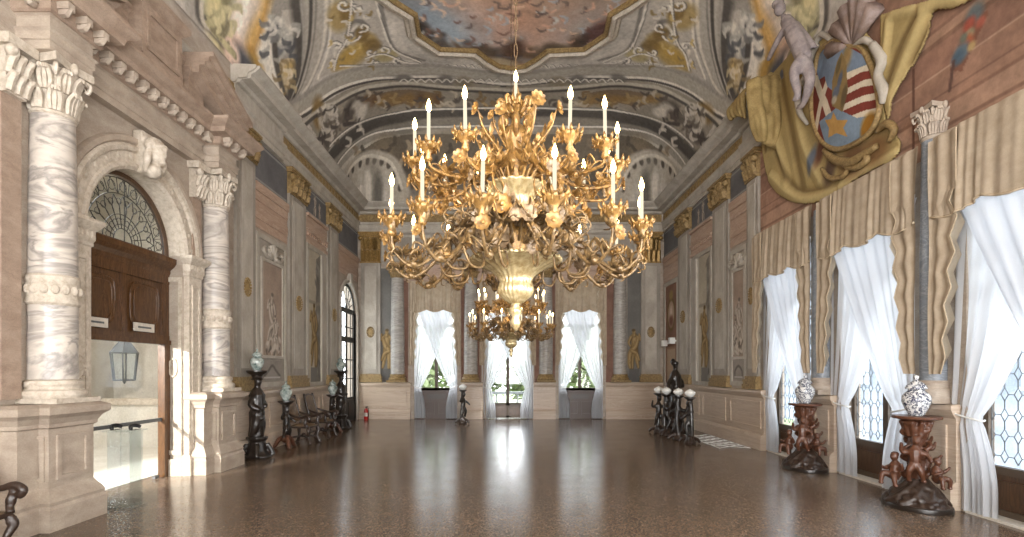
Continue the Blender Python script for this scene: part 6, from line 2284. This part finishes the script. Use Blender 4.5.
D = meshes()
# central stem, bowls, crown
m = M()
m.lathe([(.012, 2.22), (.03, 2.25), (.045, 2.29), (.03, 2.33), (.05, 2.36), (.055, 2.39), (.03, 2.42), (.045, 2.44)], 20)
m.build('finial', palegold, CHD, smooth=True)
m = M()
m.lathe([(.045, 2.435), (.08, 2.46), (.125, 2.50), (.142, 2.54), (.135, 2.58), (.122, 2.61), (.14, 2.65), (.19, 2.695), (.26, 2.735), (.335, 2.765), (.355, 2.785), (.335, 2.79), (.24, 2.755), (.15, 2.70), (.08, 2.7)], 96, flute=24, amp=.045)
m.build('lower_bowl', palegold, CHD, smooth=True)
m = M()
for k in range(30):
    a = 2 * PI * k / 30
    m.ball((.352 * math.cos(a), .352 * math.sin(a), 2.785), (.026, .026, .02), 7, 5)
m.tube([(.345 * math.cos(2 * PI * k / 48), .345 * math.sin(2 * PI * k / 48), 2.782) for k in range(49)], .014, 6)
m.build('bowl_rim', palegold, CHD, smooth=True)
m = M()
m.lathe([(.07, 2.70), (.085, 2.78), (.075, 2.84), (.10, 2.88), (.095, 2.93), (.115, 2.98), (.09, 3.04), (.06, 3.08), (.055, 3.12)], 40, flute=12, amp=.06)
m.build('stem', goldglass, CHD, smooth=True)
m = M()
m.lathe([(.055, 3.10), (.09, 3.14), (.12, 3.18), (.135, 3.22), (.125, 3.25), (.15, 3.29), (.19, 3.33), (.23, 3.36), (.24, 3.375), (.22, 3.38), (.15, 3.34), (.06, 3.33)], 80, flute=20, amp=.05)
m.build('upper_bowl', palegold, CHD, smooth=True)
m = M()
m.lathe([(.05, 3.34), (.06, 3.44), (.045, 3.5), (.085, 3.54), (.10, 3.57), (.05, 3.62), (.04, 3.68), (.085, 3.73), (.095, 3.79), (.075, 3.84), (.035, 3.88), (.03, 3.94), (.06, 3.98), (.10, 4.03), (.05, 4.04), (.03, 4.12), (.012, 4.2)], 32, flute=8, amp=.08)
m.build('upper_stem', goldglass, CHD, smooth=True)
m = M()
for k in range(9):                                                   # the crown of curling leaves and the scrolls below it
    a = 2 * PI * k / 9
    d = Vector((math.cos(a), math.sin(a), 0))
    z = Vector((0, 0, 1))
    m.tube([d * .05 + z * 3.95, d * .09 + z * 4.00, d * .12 + z * 4.05, d * .15 + z * 4.03, d * .14 + z * 3.98], [.014, .02, .02, .016, .008], 6, 4)
    m.leaf(d * .05 + z * 3.95, d * .7 + z, d, .12, .03, .9)
for k in range(6):
    a = 2 * PI * (k + .5) / 6
    d = Vector((math.cos(a), math.sin(a), 0)); z = Vector((0, 0, 1))
    m.tube([d * .04 + z * 3.74, d * .10 + z * 3.78, d * .14 + z * 3.86, d * .11 + z * 3.91, d * .08 + z * 3.87, d * .10 + z * 3.84], [.016, .022, .022, .02, .016, .006], 6, 4)
m.build('crown', goldglass, CHD, smooth=True)
m = M()
z = 4.2
while z < 11.2:                                                      # a chain of long links
    k = int(z * 10) % 2
    m.tube([(.013 * math.cos(b) * (1 - k), .013 * math.cos(b) * k, z + .06 + .06 * math.sin(b)) for b in [2 * PI * i / 10 for i in range(11)]], .0045, 5)
    z += .105
m.build('chain', m_plain('tarnished_brass', rgb(104, 82, 56), .5, .4), CHD, smooth=True)
M().lathe([(.0, 11.2), (.12, 11.2), (.16, 11.27), (.18, 11.29)], 20).build('ceiling_rose', K['gold'], CHD, smooth=True)


def kid(name, me, parent, loc=(0, 0, 0), rz=0, sc=1, rx=0):
    o = link(name, me, parent)
    o.location = loc
    o.rotation_euler = (rx, 0, rz)
    o.scale = (sc,) * 3
    return o


rg = random.Random(9)
N_ARM = 14
for ring, (off, key, R_, zc) in enumerate(((.5, 'A', 1.0, 2.97), (0, 'B', .80, 3.49))):
    for k in range(N_ARM):
        if ring and k == 0: continue
        a = 2 * PI * (k + off) / N_ARM - PI / 2
        arm = kid('candle_arm', D['arm' + key], CHD, (0, 0, rg.uniform(-.02, .03)), a)
        ln = rg.uniform(-.03, .03)
        kid('drip_cup', D['cup'], arm, (R_, 0, zc), rg.random(), rg.uniform(.95, 1.1))
        kid('candle', D['candle'], arm, (R_, 0, zc), 0, 1, ln)
        kid('flame', D['flame'], arm, (R_, 0, zc), 0, 1, ln)
        kid('leaves', D['leaf' + key], arm, (0, 0, 0), 0, 1)
        kid('flower', D['flower'], arm, (R_ + .03, rg.uniform(-.02, .02), zc - .16), rg.uniform(-.3, .3), rg.uniform(.9, 1.15))
        kid('flower', D['flower2' if k % 2 else 'flower'], arm, (.72 + rg.uniform(-.06, .1), rg.uniform(-.08, .08), zc - rg.uniform(.16, .28)), rg.uniform(-.8, .8), rg.uniform(.6, .9))
        kid('flower', D['flower2' if ring == 0 else 'flower'], arm, (.5 + rg.uniform(-.08, .1), rg.uniform(-.06, .06), zc - rg.uniform(.10, .26) + (.02 if ring else .0)), rg.uniform(-.6, .6), rg.uniform(.8, 1.1))
kid('drip_cup', D['cup'], CHD, (0, -.03, 4.02)); kid('candle', D['candle'], CHD, (0, -.03, 3.97)); kid('flame', D['flame'], CHD, (0, -.03, 3.97))
for k in range(9):
    a = 2 * PI * (k + .3) / 9
    zb = rg.choice((3.40, 3.48, 3.56))
    s_ = kid('flower_spray', D['spray'], CHD, (.08 * math.cos(a), .08 * math.sin(a), zb), a, rg.uniform(.95, 1.3))
    kid('flower', D['flower'], s_, (.26, 0, .33), 0, 1.0)
for k in range(5):
    a = 2 * PI * (k + .1) / 5
    s_ = kid('flower_spray', D['spray'], CHD, (.06 * math.cos(a), .06 * math.sin(a), 3.62), a, rg.uniform(.6, .8))
    kid('flower', D['flower'], s_, (.26, 0, .33), 0, 1.05)
for k in range(34):
    a = 2 * PI * (k + .4) / 34
    s_ = kid('flower_spray', D['low'], CHD, (.10 * math.cos(a), .10 * math.sin(a), rg.choice((2.86, 2.96, 3.04, 3.1))), a, rg.uniform(.8, 1.25))
    kid('flower', D['flower2' if k % 3 else 'flower'], s_, (.34, 0, -.02), 0, rg.uniform(.9, 1.25))


def glow(loc, power):
    d = bpy.data.lights.new('candlelight', 'POINT')
    d.energy = power
    d.color = (1, .80, .55)
    d.shadow_soft_size = .06
    o = bpy.data.objects.new('candlelight', d)
    COL.objects.link(o)
    o.location = loc
    return o


CHD.location = (.07, 4.18, 0)
far = copy_tree(CHD)
far.location = (.10, 12.55, 0)
far['label'] = 'smaller-looking gilt chandelier farther back, hanging near the end windows'
for X, Y in ((.07, 4.18), (.10, 12.55)):
    for k in range(6):
        a = 2 * PI * (k + .5) / 6
        glow((X + .62 * math.cos(a), Y + .62 * math.sin(a), 3.78 if k % 2 else 3.18), 4)
    glow((X, Y, 2.62 + .32), 2.5)
